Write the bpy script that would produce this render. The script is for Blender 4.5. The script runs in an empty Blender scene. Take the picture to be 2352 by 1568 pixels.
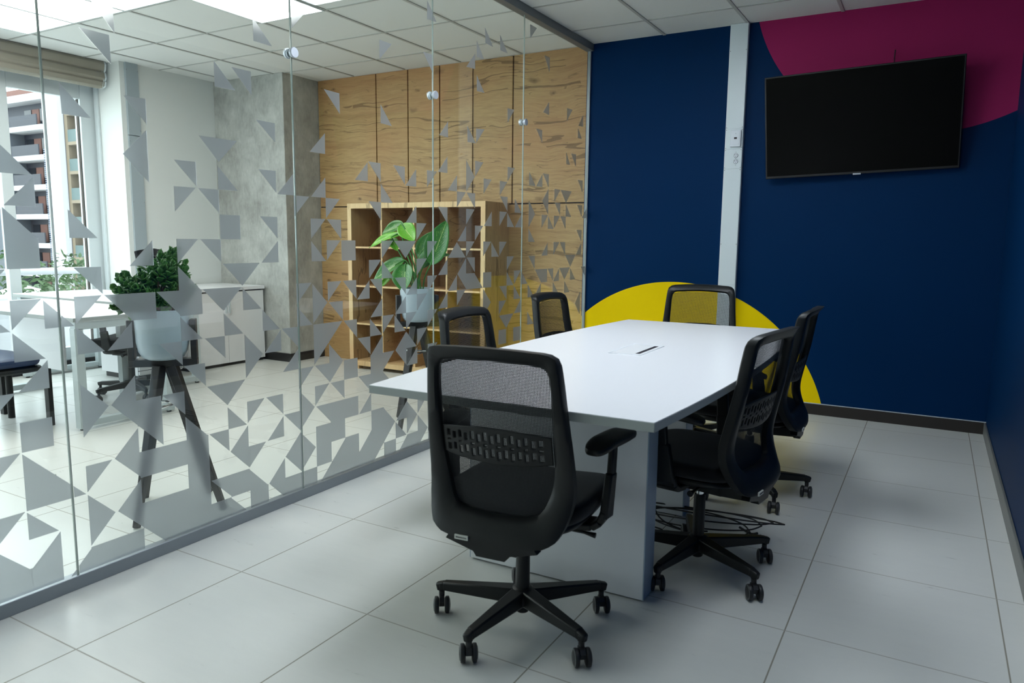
import bpy, bmesh, math, random
from mathutils import Vector, Matrix, noise
PI = math.pi
SC = bpy.context.scene
COL = SC.collection

# ------------------------------------------------------------------ camera
cam = bpy.data.cameras.new('camera'); camo = bpy.data.objects.new('camera', cam); COL.objects.link(camo)
cam.sensor_width = 36.0; cam.lens = 25.773; cam.clip_start = .02; cam.clip_end = 400
def cam_axes(yaw, pitch, roll):
    y, p, r = map(math.radians, (yaw, pitch, roll))
    f = Vector((-math.sin(y)*math.cos(p), math.cos(y)*math.cos(p), -math.sin(p)))
    ri = Vector((math.cos(y), math.sin(y), 0)); u = ri.cross(f)
    return math.cos(r)*ri+math.sin(r)*u, -math.sin(r)*ri+math.cos(r)*u, f
_r, _u, _f = cam_axes(29.79115695, 7.82125142, 0.6317719)
M = Matrix((( _r.x, _u.x, -_f.x, 0), (_r.y, _u.y, -_f.y, 0), (_r.z, _u.z, -_f.z, 1.207), (0, 0, 0, 1)))
camo.matrix_world = M
cam.dof.use_dof = True; cam.dof.focus_distance = 4.6; cam.dof.aperture_fstop = 5.6
SC.camera = camo

# ------------------------------------------------------------------ view, sky
vs = SC.view_settings
vs.view_transform = 'Standard'; vs.look = 'None'; vs.gamma = 1; vs.use_curve_mapping = False
vs.exposure = 0.22
W = bpy.data.worlds.new('sky'); SC.world = W; W.use_nodes = True
bg = W.node_tree.nodes['Background']
bg.inputs[0].default_value = (.86, .93, 1.0, 1); bg.inputs[1].default_value = 5.6
# portal for the long office window (guides sampling of the sky only)
pl = bpy.data.lights.new('window_portal', 'AREA'); pl.shape = 'RECTANGLE'; pl.size = 7.0; pl.size_y = 2.5
plo = bpy.data.objects.new('window_portal', pl); COL.objects.link(plo)
plo.location = (-6.9, .6, 1.25); plo.rotation_euler = (0, -PI/2, 0); 
plo.rotation_euler = Matrix(((0,0,-1),(1,0,0),(0,-1,0))).to_euler()
pl.cycles.is_portal = True

PANEL_STRENGTH = 6.5
CEIL = 2.745
# ------------------------------------------------------------------ materials
def mat(name, base=(.5,.5,.5), rough=.5, metal=0, spec=.5, **k):
    m = bpy.data.materials.new(name); m.use_nodes = True
    b = m.node_tree.nodes['Principled BSDF']
    b.inputs['Base Color'].default_value = (*base, 1); b.inputs['Roughness'].default_value = rough
    b.inputs['Metallic'].default_value = metal; b.inputs['Specular IOR Level'].default_value = spec
    for kk, v in k.items():
        b.inputs[kk.replace('_', ' ')].default_value = v
    return m
def nt(m): return m.node_tree.nodes, m.node_tree.links, m.node_tree.nodes.get('Principled BSDF')
def N(m, t, **k):
    n = m.node_tree.nodes.new(t)
    for kk, v in k.items():
        if kk.startswith('i_'): n.inputs[int(kk[2:])].default_value = v
        else: setattr(n, kk, v)
    return n
def L(m, a, b): m.node_tree.links.new(a, b)
def math_(m, op, a, b=None, c=None):
    n = N(m, 'ShaderNodeMath', operation=op)
    for i, v in enumerate((a, b, c)):
        if v is None: continue
        if isinstance(v, (int, float)): n.inputs[i].default_value = v
        else: L(m, v, n.inputs[i])
    return n.outputs[0]
def ramp(m, fac, stops):
    n = N(m, 'ShaderNodeValToRGB'); L(m, fac, n.inputs[0]); e = n.color_ramp.elements
    while len(e) < len(stops): e.new(.5)
    for el, (p, c) in zip(e, stops): el.position = p; el.color = (*c, 1)
    return n.outputs[0]
def mix(m, fac, a, b):
    n = N(m, 'ShaderNodeMix', data_type='RGBA')
    for s, v in ((0, fac), (6, a), (7, b)):
        if isinstance(v, (int, float)): n.inputs[s].default_value = v
        elif isinstance(v, tuple): n.inputs[s].default_value = (*v, 1)
        else: L(m, v, n.inputs[s])
    return n.outputs[2]
def world_xyz(m):
    g = N(m, 'ShaderNodeNewGeometry'); s = N(m, 'ShaderNodeSeparateXYZ'); L(m, g.outputs['Position'], s.inputs[0])
    return s.outputs[0], s.outputs[1], s.outputs[2], g.outputs['Position']
def noise_(m, vec, scale, detail=4, rough=.5, dist=0, sc=None):
    if sc:
        mp = N(m, 'ShaderNodeMapping'); L(m, vec, mp.inputs[0]); mp.inputs['Scale'].default_value = sc; vec = mp.outputs[0]
    n = N(m, 'ShaderNodeTexNoise'); L(m, vec, n.inputs['Vector']); n.inputs['Scale'].default_value = scale
    n.inputs['Detail'].default_value = detail; n.inputs['Roughness'].default_value = rough; n.inputs['Distortion'].default_value = dist
    return n.outputs[0]
def bump(m, h, strength=.2, dist=.002):
    b = N(m, 'ShaderNodeBump'); b.inputs['Strength'].default_value = strength; b.inputs['Distance'].default_value = dist
    L(m, h, b.inputs['Height']); L(m, b.outputs[0], nt(m)[2].inputs['Normal'])
def objvec(m): return N(m, 'ShaderNodeTexCoord').outputs['Object']

MT = {}
# floor tiles with grout lines every 0.6 m
m = MT['floor'] = mat('floor_tile', rough=.3, spec=.5)
x, y, z, p = world_xyz(m)
def gridline(m, c, off, per, half):
    t = math_(m, 'DIVIDE', math_(m, 'SUBTRACT', c, off), per)
    fr = math_(m, 'FRACT', t); d = math_(m, 'MINIMUM', fr, math_(m, 'SUBTRACT', 1.0, fr))
    return math_(m, 'LESS_THAN', d, half/per), math_(m, 'FLOOR', t)
gx, ix = gridline(m, x, -.322, .5955, .0022); gy, iy = gridline(m, y, 2.312, .598, .0022)
g = math_(m, 'MAXIMUM', gx, gy)
wn = N(m, 'ShaderNodeTexWhiteNoise', noise_dimensions='2D'); cv = N(m, 'ShaderNodeCombineXYZ'); L(m, ix, cv.inputs[0]); L(m, iy, cv.inputs[1]); L(m, cv.outputs[0], wn.inputs[0])
n1 = noise_(m, p, 5.0, 6, .7, sc=(1, 5, 1)); n2 = noise_(m, p, 1.1, 3, .5)
base = ramp(m, n1, [(.3, (.65, .66, .63)), (.7, (.69, .70, .665))])
base = mix(m, .35, base, ramp(m, n2, [(.35, (.60, .605, .575)), (.65, (.72, .725, .70))]))
base = mix(m, math_(m, 'MULTIPLY', wn.outputs[0], .10), base, (.56, .57, .55))
L(m, mix(m, gy, mix(m, gx, base, (.26, .245, .20)), (.40, .385, .345)), nt(m)[2].inputs['Base Color'])
rr = ramp(m, n1, [(.3, (.27,)*3), (.7, (.33,)*3)]); L(m, mix(m, g, rr, (.8,.8,.8)), nt(m)[2].inputs['Roughness'])
bump(m, math_(m, 'SUBTRACT', 1.0, g), .5, .001)
# ceiling tile
m = MT['ceiling'] = mat('ceiling_tile', (.66, .68, .65), .9, spec=.2)
v = objvec(m); n1 = noise_(m, v, 420, 2, .6); L(m, ramp(m, n1, [(.35, (.68, .70, .68)), (.65, (.79, .81, .79))]), nt(m)[2].inputs['Base Color']); bump(m, n1, .3, .002)
MT['ceiling_grid'] = mat('ceiling_grid_metal', (.42, .43, .41), .5)
# painted walls
def paint(name, col, rough=.6, b=.12):
    m = mat(name, col, rough, spec=.4 if col[0] > .3 else .06); n1 = noise_(m, objvec(m), 260, 3, .6); bump(m, n1, b, .001); return m
MT['white_wall'] = paint('white_wall_paint', (.74, .77, .755))
MT['blue'] = paint('navy_wall_paint', (.0003, .021, .080), .5, .25)
m = MT['mural'] = paint('navy_wall_with_circles', (.004, .05, .14), .5, .25)
x, y, z, p = world_xyz(m)
def circle(cx, cz, r):
    dx = math_(m, 'SUBTRACT', x, cx); dz = math_(m, 'SUBTRACT', z, cz)
    d = math_(m, 'SQRT', math_(m, 'ADD', math_(m, 'MULTIPLY', dx, dx), math_(m, 'MULTIPLY', dz, dz)))
    return math_(m, 'LESS_THAN', d, r)
c = mix(m, circle(-1.727, -.239, 1.145), (.0003, .021, .080), (.83, .60, .001))
c = mix(m, circle(-.123, 3.031, 1.1137), c, (.32, .020, .105))
L(m, c, nt(m)[2].inputs['Base Color'])
# concrete
m = MT['concrete'] = mat('concrete', rough=.75, spec=.3)
v = objvec(m); n1 = noise_(m, v, 2.2, 8, .65, .4); n2 = noise_(m, v, 7, 7, .7, .3, sc=(1, 1, .8)); n3 = noise_(m, v, 60, 3, .6, sc=(1, 1, .3))
c = ramp(m, n1, [(.30, (.24, .245, .225)), (.48, (.42, .435, .41)), (.66, (.62, .645, .61))])
c = mix(m, .4, c, ramp(m, n2, [(.3, (.24, .24, .22)), (.7, (.66, .69, .65))])); c = mix(m, .15, c, ramp(m, n3, [(.3, (.1,.1,.09)), (.7, (.6,.6,.58))]))
L(m, c, nt(m)[2].inputs['Base Color']); bump(m, n2, .15, .002)
# oak with grain running along an axis
def oak(name, light, mid, dark, axis='x', knots=True):
    m = mat(name, rough=.5, spec=.35)
    x, y, z, p = world_xyz(m)
    oi = N(m, 'ShaderNodeObjectInfo'); off = N(m, 'ShaderNodeVectorMath', operation='SCALE'); off.inputs[0].default_value = (3.1, 5.7, 1.7); L(m, oi.outputs['Random'], off.inputs['Scale'])
    if not knots:
        v = p
    else: v = p
    sc = (.5, 1, 9) if axis == 'x' else (9, 9, .5)
    warp = noise_(m, v, 1.6, 3, .5); 
    wv = N(m, 'ShaderNodeVectorMath', operation='ADD'); L(m, v, wv.inputs[0]); cw = N(m, 'ShaderNodeCombineXYZ'); L(m, math_(m, 'MULTIPLY', warp, .16), cw.inputs[2 if axis == 'x' else 0]); L(m, cw.outputs[0], wv.inputs[1]); v2 = wv.outputs[0]
    a = noise_(m, v2, 1.6, 6, .62, .3, sc=sc); b = noise_(m, v2, 7, 5, .7, .1, sc=sc); fine = noise_(m, v2, 46, 3, .6, sc=(.25, 1, 3) if axis == 'x' else (3, 3, .25))
    c = ramp(m, a, [(.28, dark), (.42, mid), (.52, light), (.62, mid), (.72, dark)])
    c = mix(m, .38, c, ramp(m, b, [(.36, dark), (.46, mid), (.6, light)]))
    c = mix(m, .22, c, ramp(m, fine, [(.35, dark), (.6, light)]))
    rd = noise_(m, v, .9, 2, .5, 0, sc=(1, 1, 2.2)); c = mix(m, ramp(m, rd, [(.42, (0,)*3), (.62, (.42,)*3)]), c, tuple(q*w_ for q, w_ in zip(mid, (1.05, .78, .72))))
    # thin dark cracks following the grain
    cr = noise_(m, v2, 1.5, 2, .5, .15, sc=(.20, 1, 4.2) if axis == 'x' else (4.2, 4.2, .20))
    line = math_(m, 'ABSOLUTE', math_(m, 'SUBTRACT', cr, .5)); line = math_(m, 'LESS_THAN', line, .0085)
    msk = math_(m, 'GREATER_THAN', noise_(m, v, 1.9, 2), .45)
    c = mix(m, math_(m, 'MULTIPLY', math_(m, 'MULTIPLY', line, msk), .6), c, tuple(q*.5 for q in dark))
    c2 = noise_(m, v2, 3.4, 3, .55, .3, sc=(.28, 1, 4) if axis == 'x' else (4, 4, .28)); l2 = math_(m, 'LESS_THAN', math_(m, 'ABSOLUTE', math_(m, 'SUBTRACT', c2, .5)), .006)
    m2 = math_(m, 'GREATER_THAN', noise_(m, v, 2.7, 2), .5)
    c = mix(m, math_(m, 'MULTIPLY', math_(m, 'MULTIPLY', l2, m2), .5), c, tuple(q*.55 for q in dark))
    if knots:
        vk = N(m, 'ShaderNodeTexVoronoi'); mk = N(m, 'ShaderNodeMapping'); L(m, v2, mk.inputs[0]); mk.inputs['Scale'].default_value = (3.2, .01, 6.5) if axis == 'x' else (6.5, .01, 3.2); L(m, mk.outputs[0], vk.inputs['Vector']); vk.inputs['Scale'].default_value = 1.0
        k2 = math_(m, 'ADD', vk.outputs['Distance'], math_(m, 'MULTIPLY', math_(m, 'SUBTRACT', noise_(m, v, 30, 3), .5), .2))
        c = mix(m, math_(m, 'MULTIPLY', ramp(m, k2, [(.0, (.9,)*3), (.05, (.45,)*3), (.13, (0,)*3)]), math_(m, 'GREATER_THAN', noise_(m, v, 1.7, 1), .46)), c, tuple(q*.4 for q in dark))
        mp = N(m, 'ShaderNodeMapping'); L(m, v2, mp.inputs[0]); mp.inputs['Scale'].default_value = (1.7, .01, 3.6) if axis == 'x' else (3.6, .01, 1.7)
        vo = N(m, 'ShaderNodeTexVoronoi'); L(m, mp.outputs[0], vo.inputs['Vector']); vo.inputs['Scale'].default_value = 1.25; vo.inputs['Randomness'].default_value = 1
        kn = noise_(m, v, 14, 3); d = math_(m, 'ADD', vo.outputs['Distance'], math_(m, 'MULTIPLY', math_(m, 'SUBTRACT', kn, .5), .22))
        c = mix(m, ramp(m, d, [(.0, (.8,)*3), (.07, (.5,)*3), (.16, (0,)*3)]), c, tuple(q*.45 for q in dark))
    L(m, c, nt(m)[2].inputs['Base Color']); bump(m, b, .08, .001)
    return m
MT['oak_wall'] = oak('knotty_oak_wall', (.54, .37, .165), (.44, .285, .125), (.25, .145, .060))
MT['oak_shelf'] = oak('oak_shelf_inside', (.50, .34, .165), (.42, .275, .13), (.26, .16, .07), 'x')
MT['oak_edge'] = oak('oak_shelf_edge', (.74, .56, .30), (.68, .50, .26), (.54, .38, .19), 'z', False)
MT['oak_side'] = oak('oak_shelf_side', (.46, .33, .165), (.40, .28, .14), (.28, .19, .09), 'z', False)
MT['groove'] = mat('dark_groove', (.03, .02, .012), .8)
MT['black'] = mat('black_skirting', (.010, .010, .011), .35, spec=.5)
MT['skirt_brown'] = mat('dark_brown_skirting', (.022, .018, .016), .3, spec=.5)
MT['skirt_grey'] = mat('grey_skirting', (.16, .165, .155), .4)
MT['caulk'] = mat('pale_sealant', (.55, .6, .65), .5)
MT['alu'] = mat('anodised_aluminium', (.27, .30, .33), .38, metal=.55)
MT['alu_dark'] = mat('grey_channel', (.17, .19, .205), .42, metal=.3)
MT['chrome'] = mat('chrome', (.75, .77, .8), .12, metal=1)
MT['cap'] = mat('brushed_cap', (.55, .59, .65), .4, metal=.6)
MT['white_lam'] = mat('white_laminate', (.80, .81, .83), .30, spec=.5)
MT['white_top'] = mat('white_table_laminate', (.86, .87, .90), .26, spec=.6)
MT['edge'] = mat('grey_edge_band', (.33, .36, .345), .4)
MT['blue_edge'] = mat('blue_grey_edge_band', (.34, .43, .53), .35)
MT['trunk'] = mat('white_steel_trunking', (.66, .73, .76), .35)
MT['plate'] = mat('white_plastic_plate', (.70, .74, .80), .35)
MT['dark_hole'] = mat('dark_socket', (.008, .005, .012), .5)
MT['plastic'] = mat('black_chair_plastic', (.0075, .0088, .0095), .42, spec=.32)
n1 = noise_(MT['plastic'], objvec(MT['plastic']), 500, 2, .6); bump(MT['plastic'], n1, .12, .0006)
m = MT['fabric'] = mat('black_seat_fabric', (.006, .0065, .008), .95, spec=.15, Sheen_Weight=.15)
bump(m, noise_(m, objvec(m), 900, 2, .6), .5, .001)
MT['tyre'] = mat('caster_rubber', (.016, .017, .019), .5)
MT['tyre_rim'] = mat('caster_rim_grey', (.10, .11, .115), .4)
MT['tag'] = mat('pale_tag', (.62, .63, .58), .5)
MT['ink'] = mat('dark_ink', (.05, .05, .05), .6)
MT['screen'] = mat('tv_screen', (.0022, .0023, .0021), .30, spec=.08)
MT['tv_body'] = mat('tv_bezel', (.010, .010, .011), .4)
MT['cable'] = mat('black_cable', (.008, .008, .009), .45)
MT['red'] = mat('dull_red_plastic', (.10, .02, .025), .5)
MT['stand'] = mat('black_stained_wood', (.016, .015, .017), .5)
bump(MT['stand'], noise_(MT['stand'], objvec(MT['stand']), 30, 4, .6, sc=(1, 1, .1)), .2, .002)
MT['pot'] = mat('pale_blue_grey_ceramic', (.42, .50, .56), .35)
MT['soil'] = mat('dark_soil', (.02, .014, .01), .9)
MT['blind'] = mat('beige_blind_fabric', (.27, .25, .20), .8)
MT['blind_pale'] = mat('grey_blind_cloth', (.36, .42, .45), .8)
MT['frame'] = mat('white_window_frame', (.62, .68, .70), .4)
MT['desk_frame'] = mat('pale_grey_steel', (.50, .56, .57), .4)
MT['seat_blue'] = mat('navy_seat_leather', (.012, .03, .085), .4)
# clear pane: fresnel mix of mirror and straight-through
def pane(name, tint=(.93, .97, .95), ior=1.45):
    m = bpy.data.materials.new(name); m.use_nodes = True; n = m.node_tree.nodes; n.clear()
    o = n.new('ShaderNodeOutputMaterial'); t = n.new('ShaderNodeBsdfTransparent'); t.inputs[0].default_value = (*tint, 1)
    g = n.new('ShaderNodeBsdfGlossy'); g.inputs['Roughness'].default_value = .0; g.inputs['Color'].default_value = (1, 1, 1, 1)
    x = n.new('ShaderNodeMixShader'); f0 = ((ior-1)/(ior+1))**2
    ge = N(m, 'ShaderNodeNewGeometry'); dt = N(m, 'ShaderNodeVectorMath', operation='DOT_PRODUCT'); L(m, ge.outputs['Normal'], dt.inputs[0]); L(m, ge.outputs['Incoming'], dt.inputs[1])
    k = math_(m, 'POWER', math_(m, 'SUBTRACT', 1.0, math_(m, 'ABSOLUTE', dt.outputs['Value'])), 5.0)
    L(m, math_(m, 'ADD', math_(m, 'MULTIPLY', k, 1-f0), f0), x.inputs[0]); m.node_tree.links.new(t.outputs[0], x.inputs[1]); m.node_tree.links.new(g.outputs[0], x.inputs[2]); m.node_tree.links.new(x.outputs[0], o.inputs[0])
    return m
MT['glass'] = pane('clear_partition_glass', (.97, .99, .975), 1.5)
MT['win_glass'] = pane('window_glass', (.95, .98, .97), 1.3)
MT['glass_edge'] = mat('glass_edge_green', (.30, .36, .33), .15, spec=.8)
# frosted film
m = MT['film'] = mat('frosted_film', (.72, .74, .74), .5)
nn, ll, pb = nt(m); nn.remove(pb); o = nn['Material Output']
rf = nn.new('ShaderNodeBsdfRefraction'); rf.inputs['Color'].default_value = (.80, .82, .835, 1); rf.inputs['Roughness'].default_value = .34; rf.inputs['IOR'].default_value = 1.12
df = nn.new('ShaderNodeBsdfDiffuse'); df.inputs[0].default_value = (.335, .345, .365, 1)
tl = nn.new('ShaderNodeBsdfTranslucent'); tl.inputs[0].default_value = (.40, .415, .435, 1)
mx = nn.new('ShaderNodeMixShader'); mx.inputs[0].default_value = .5; mx2 = nn.new('ShaderNodeMixShader'); mx2.inputs[0].default_value = .36
ll.new(df.outputs[0], mx.inputs[1]); ll.new(tl.outputs[0], mx.inputs[2]); ll.new(rf.outputs[0], mx2.inputs[1]); ll.new(mx.outputs[0], mx2.inputs[2]); ll.new(mx2.outputs[0], o.inputs[0])
# woven chair mesh, open weave
m = MT['net'] = mat('open_weave_mesh', (.014, .016, .019), .6, spec=.3)
v = objvec(m); s = N(m, 'ShaderNodeSeparateXYZ'); L(m, v, s.inputs[0])
FR = 2*PI/.0042
sx = math_(m, 'SINE', math_(m, 'MULTIPLY', s.outputs[0], FR)); sz = math_(m, 'SINE', math_(m, 'MULTIPLY', s.outputs[2], FR))
hole = math_(m, 'GREATER_THAN', math_(m, 'ADD', sx, sz), .12)
tr = nt(m)[0].new('ShaderNodeBsdfTransparent'); ms = nt(m)[0].new('ShaderNodeMixShader')
L(m, hole, ms.inputs[0]); L(m, nt(m)[2].outputs[0], ms.inputs[1]); L(m, tr.outputs[0], ms.inputs[2]); L(m, ms.outputs[0], nt(m)[0]['Material Output'].inputs[0])
def emit(name, col, s):
    m = bpy.data.materials.new(name); m.use_nodes = True; n = m.node_tree.nodes; n.remove(n['Principled BSDF'])
    e = n.new('ShaderNodeEmission'); e.inputs[0].default_value = (*col, 1); e.inputs[1].default_value = s
    m.node_tree.links.new(e.outputs[0], n['Material Output'].inputs[0]); return m
MT['panel'] = emit('lit_ceiling_panel', (1, .985, .95), PANEL_STRENGTH); MT['panel_cool'] = emit('lit_ceiling_panel_cool', (.85, .93, 1), 15.0); MT['panel_fill'] = emit('added_fill_panel', (.85, .93, 1), 9.0)
# leaves (uv: u across, v along)
def leafmat(name, dark, light, spot=None):
    m = mat(name, rough=.32, spec=.5); uv = N(m, 'ShaderNodeUVMap'); s = N(m, 'ShaderNodeSeparateXYZ'); L(m, uv.outputs[0], s.inputs[0])
    a = math_(m, 'ABSOLUTE', math_(m, 'SUBTRACT', s.outputs[0], .5)); n1 = noise_(m, objvec(m), 18, 4, .6)
    c = mix(m, n1, dark, light)
    if spot:
        w = math_(m, 'SINE', math_(m, 'MULTIPLY', math_(m, 'SUBTRACT', s.outputs[1], math_(m, 'MULTIPLY', a, .9)), 75))
        n2 = noise_(m, objvec(m), 55, 3, .6)
        k = math_(m, 'MULTIPLY', math_(m, 'GREATER_THAN', math_(m, 'MULTIPLY', math_(m, 'ADD', w, 1.0), n2), 1.0), math_(m, 'LESS_THAN', a, .3))
        c = mix(m, math_(m, 'MULTIPLY', k, .55), c, spot)
        c = mix(m, math_(m, 'LESS_THAN', a, .016), c, spot)
        veins = math_(m, 'LESS_THAN', w, -.93); c = mix(m, math_(m, 'MULTIPLY', veins, .4), c, tuple(q*.5 for q in dark))
    L(m, c, nt(m)[2].inputs['Base Color']); nt(m)[2].inputs['Subsurface Weight'].default_value = 0
    return m
MT['leaf_big'] = leafmat('spotted_broad_leaf', (.015, .10, .015), (.05, .24, .025), (.35, .5, .16))
MT['leaf_bright'] = leafmat('bright_broad_leaf', (.09, .33, .02), (.16, .46, .03), (.45, .6, .2))
MT['leaf_small'] = leafmat('glossy_small_leaf', (.022, .095, .02), (.085, .25, .04))
MT['stem_green'] = mat('green_stem', (.06, .22, .04), .5); MT['stem_brown'] = mat('brown_stem', (.11, .06, .04), .6)
MT['tree_leaf'] = mat('outdoor_foliage', (.028, .062, .016), .7); MT['palm'] = mat('palm_frond_green', (.06, .13, .035), .6); MT['bark'] = mat('tree_bark', (.12, .09, .06), .9)
MT['b_white'] = mat('white_render', (.42, .42, .44), .8); MT['b_dark'] = mat('charcoal_cladding', (.014, .016, .025), .6)
MT['b_glass'] = mat('dark_window_glass', (.014, .016, .02), .15, spec=.3); MT['b_grey'] = mat('grey_render', (.075, .085, .10), .8)
MT['b_beige'] = mat('cream_render', (.165, .13, .09), .8); MT['b_rail'] = mat('green_grey_balcony_glass', (.075, .105, .105), .5, spec=.2); MT['curtain'] = mat('white_curtain', (.13, .13, .13), .8)
MT['b_brick'] = mat('terracotta_wall', (.14, .065, .05), .8); MT['b_green'] = mat('tinted_door_glass', (.045, .095, .085), .4, spec=.2)
MT['grille'] = mat('grey_blue_louvre', (.07, .09, .13), .5); MT['canvas'] = mat('white_canvas', (.82, .82, .82), .8); MT['paving'] = mat('pale_paving', (.55, .55, .52), .8)
MT['canvas_dark'] = mat('dark_valance', (.06, .06, .07), .7)

# ------------------------------------------------------------------ mesh helpers
def BM(): return bmesh.new()
def box(bm, x0, y0, z0, x1, y1, z1):
    vs_ = [bm.verts.new((x, y, z)) for x in (x0, x1) for y in (y0, y1) for z in (z0, z1)]
    for f in ((0,1,3,2),(4,6,7,5),(0,4,5,1),(2,3,7,6),(0,2,6,4),(1,5,7,3)): bm.faces.new([vs_[i] for i in f])
    return vs_
def obox(bm, c, s, R=None):
    vs_ = box(bm, -s[0]/2, -s[1]/2, -s[2]/2, s[0]/2, s[1]/2, s[2]/2)
    R = R or Matrix.Identity(3)
    for v in vs_: v.co = R @ v.co + Vector(c)
def beam(bm, a, b, w0, h0, w1=None, h1=None, up=Vector((0,0,1))):
    """tapered rectangular bar from a to b"""
    a, b = Vector(a), Vector(b); d = (b-a).normalized(); s = d.cross(up).normalized(); t = s.cross(d).normalized()
    w1 = w0 if w1 is None else w1; h1 = h0 if h1 is None else h1
    r = []
    for p_, w, h in ((a, w0, h0), (b, w1, h1)):
        r.append([bm.verts.new(p_+s*i*w/2+t*j*h/2) for i, j in ((-1,-1),(1,-1),(1,1),(-1,1))])
    for i in range(4): bm.faces.new((r[0][i], r[0][(i+1)%4], r[1][(i+1)%4], r[1][i]))
    bm.faces.new(r[0][::-1]); bm.faces.new(r[1])
def tube(bm, pts, rad, seg=10, caps=True):
    pts = [Vector(p_) for p_ in pts]; n = len(pts); rads = rad if isinstance(rad, (list, tuple)) else [rad]*n
    rings = []; ref = Vector((0, 0, 1))
    d0 = (pts[1]-pts[0]).normalized()
    if abs(d0.dot(ref)) > .9: ref = Vector((1, 0, 0))
    s = d0.cross(ref).normalized()
    for i in range(n):
        d = (pts[min(i+1, n-1)]-pts[max(i-1, 0)]).normalized(); s = (s-d*s.dot(d)).normalized(); t = d.cross(s)
        rings.append([bm.verts.new(pts[i]+(s*math.cos(2*PI*k/seg)+t*math.sin(2*PI*k/seg))*rads[i]) for k in range(seg)])
    for a, b in zip(rings, rings[1:]):
        for k in range(seg): bm.faces.new((a[k], a[(k+1)%seg], b[(k+1)%seg], b[k]))
    if caps: bm.faces.new(rings[0][::-1]); bm.faces.new(rings[-1])
def lathe(bm, prof, seg=32, c=(0,0,0), R=None):
    """prof: list of (r, z)"""
    R = R or Matrix.Identity(3); c = Vector(c); rings = []
    for r_, z_ in prof:
        if r_ < 1e-6: rings.append([bm.verts.new(R @ Vector((0,0,z_))+c)])
        else: rings.append([bm.verts.new(R @ Vector((r_*math.cos(2*PI*k/seg), r_*math.sin(2*PI*k/seg), z_))+c) for k in range(seg)])
    for a, b in zip(rings, rings[1:]):
        if len(a) == 1 and len(b) == 1: continue
        for k in range(seg):
            if len(a) == 1: bm.faces.new((a[0], b[k], b[(k+1)%seg]))
            elif len(b) == 1: bm.faces.new((a[k], a[(k+1)%seg], b[0]))
            else: bm.faces.new((a[k], a[(k+1)%seg], b[(k+1)%seg], b[k]))
def prism(bm, poly, z0, z1, f=lambda x, y, z: (x, y, z)):
    a = [bm.verts.new(f(x, y, z0)) for x, y in poly]; b = [bm.verts.new(f(x, y, z1)) for x, y in poly]; n = len(poly)
    bm.faces.new(a[::-1]); bm.faces.new(b)
    for i in range(n): bm.faces.new((a[i], a[(i+1)%n], b[(i+1)%n], b[i]))
def grid(bm, fn, nu, nv, uv=False):
    vv = [[bm.verts.new(fn(i/nu, j/nv)) for i in range(nu+1)] for j in range(nv+1)]
    lay = bm.loops.layers.uv.verify() if uv else None
    for j in range(nv):
        for i in range(nu):
            f = bm.faces.new((vv[j][i], vv[j][i+1], vv[j+1][i+1], vv[j+1][i]))
            if uv:
                for lp, (a, b) in zip(f.loops, ((i, j), (i+1, j), (i+1, j+1), (i, j+1))): lp[lay].uv = (a/nu, b/nv)
def obj(name, bm, m, parent=None, smooth=True, bevel=0, loc=None, rot=None, seg=2, sub=0, solid=0, angle=40):
    bmesh.ops.recalc_face_normals(bm, faces=bm.faces)
    me = bpy.data.meshes.new(name); bm.to_mesh(me); bm.free()
    me.materials.append(MT[m] if isinstance(m, str) else m)
    o = bpy.data.objects.new(name, me); COL.objects.link(o)
    if parent: o.parent = parent
    if loc: o.location = loc
    if rot: o.rotation_euler = rot
    if solid: md = o.modifiers.new('thick', 'SOLIDIFY'); md.thickness = solid; md.offset = 0
    if bevel: md = o.modifiers.new('bevel', 'BEVEL'); md.width = bevel; md.segments = seg; md.limit_method = 'ANGLE'; md.angle_limit = math.radians(35)
    if sub: md = o.modifiers.new('sub', 'SUBSURF'); md.levels = sub; md.render_levels = sub
    if smooth:
        for p_ in me.polygons: p_.use_smooth = True
        if not sub:
            try: me.set_sharp_from_angle(angle=math.radians(angle))
            except Exception: pass
    return o
def bxo(name, m, c6, parent=None, bevel=.002, **k):
    bm = BM(); box(bm, *c6); return obj(name, bm, m, parent, bevel=bevel, **k)
def tag(o, label=None, cat=None, group=None, kind=None):
    if label: o['label'] = label
    if cat: o['category'] = cat
    if group: o['group'] = group
    if kind: o['kind'] = kind
    return o
def thing(name, label, cat, loc=(0,0,0), rz=0, group=None):
    o = bpy.data.objects.new(name, None); COL.objects.link(o); o.location = loc; o.rotation_euler = (0, 0, rz)
    o.empty_display_size = .1
    return tag(o, label, cat, group)
def struct(o, label=None, cat=None): return tag(o, label, cat, None, 'structure')
def kids(o): return [c for c in bpy.data.objects if c.parent == o]
def copy_tree(o, parent=None):
    c = o.copy(); COL.objects.link(c); c.parent = parent
    for ch in kids(o): copy_tree(ch, c)
    return c
random.seed(7)

# ================================================================== SETTING
YB = 5.536; YW = 5.56; XL = -6.8; XC = -6.4; YS = -3.0; XR = .364; GX = -2.48
fl = struct(bxo('floor', 'floor', (-7.05, YS-.15, -.12, XR+.15, 5.75, 0), bevel=0))
ce = struct(bxo('ceiling', 'ceiling', (-7.05, YS-.15, CEIL, XR+.15, 5.75, CEIL+.12), bevel=0))
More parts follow.
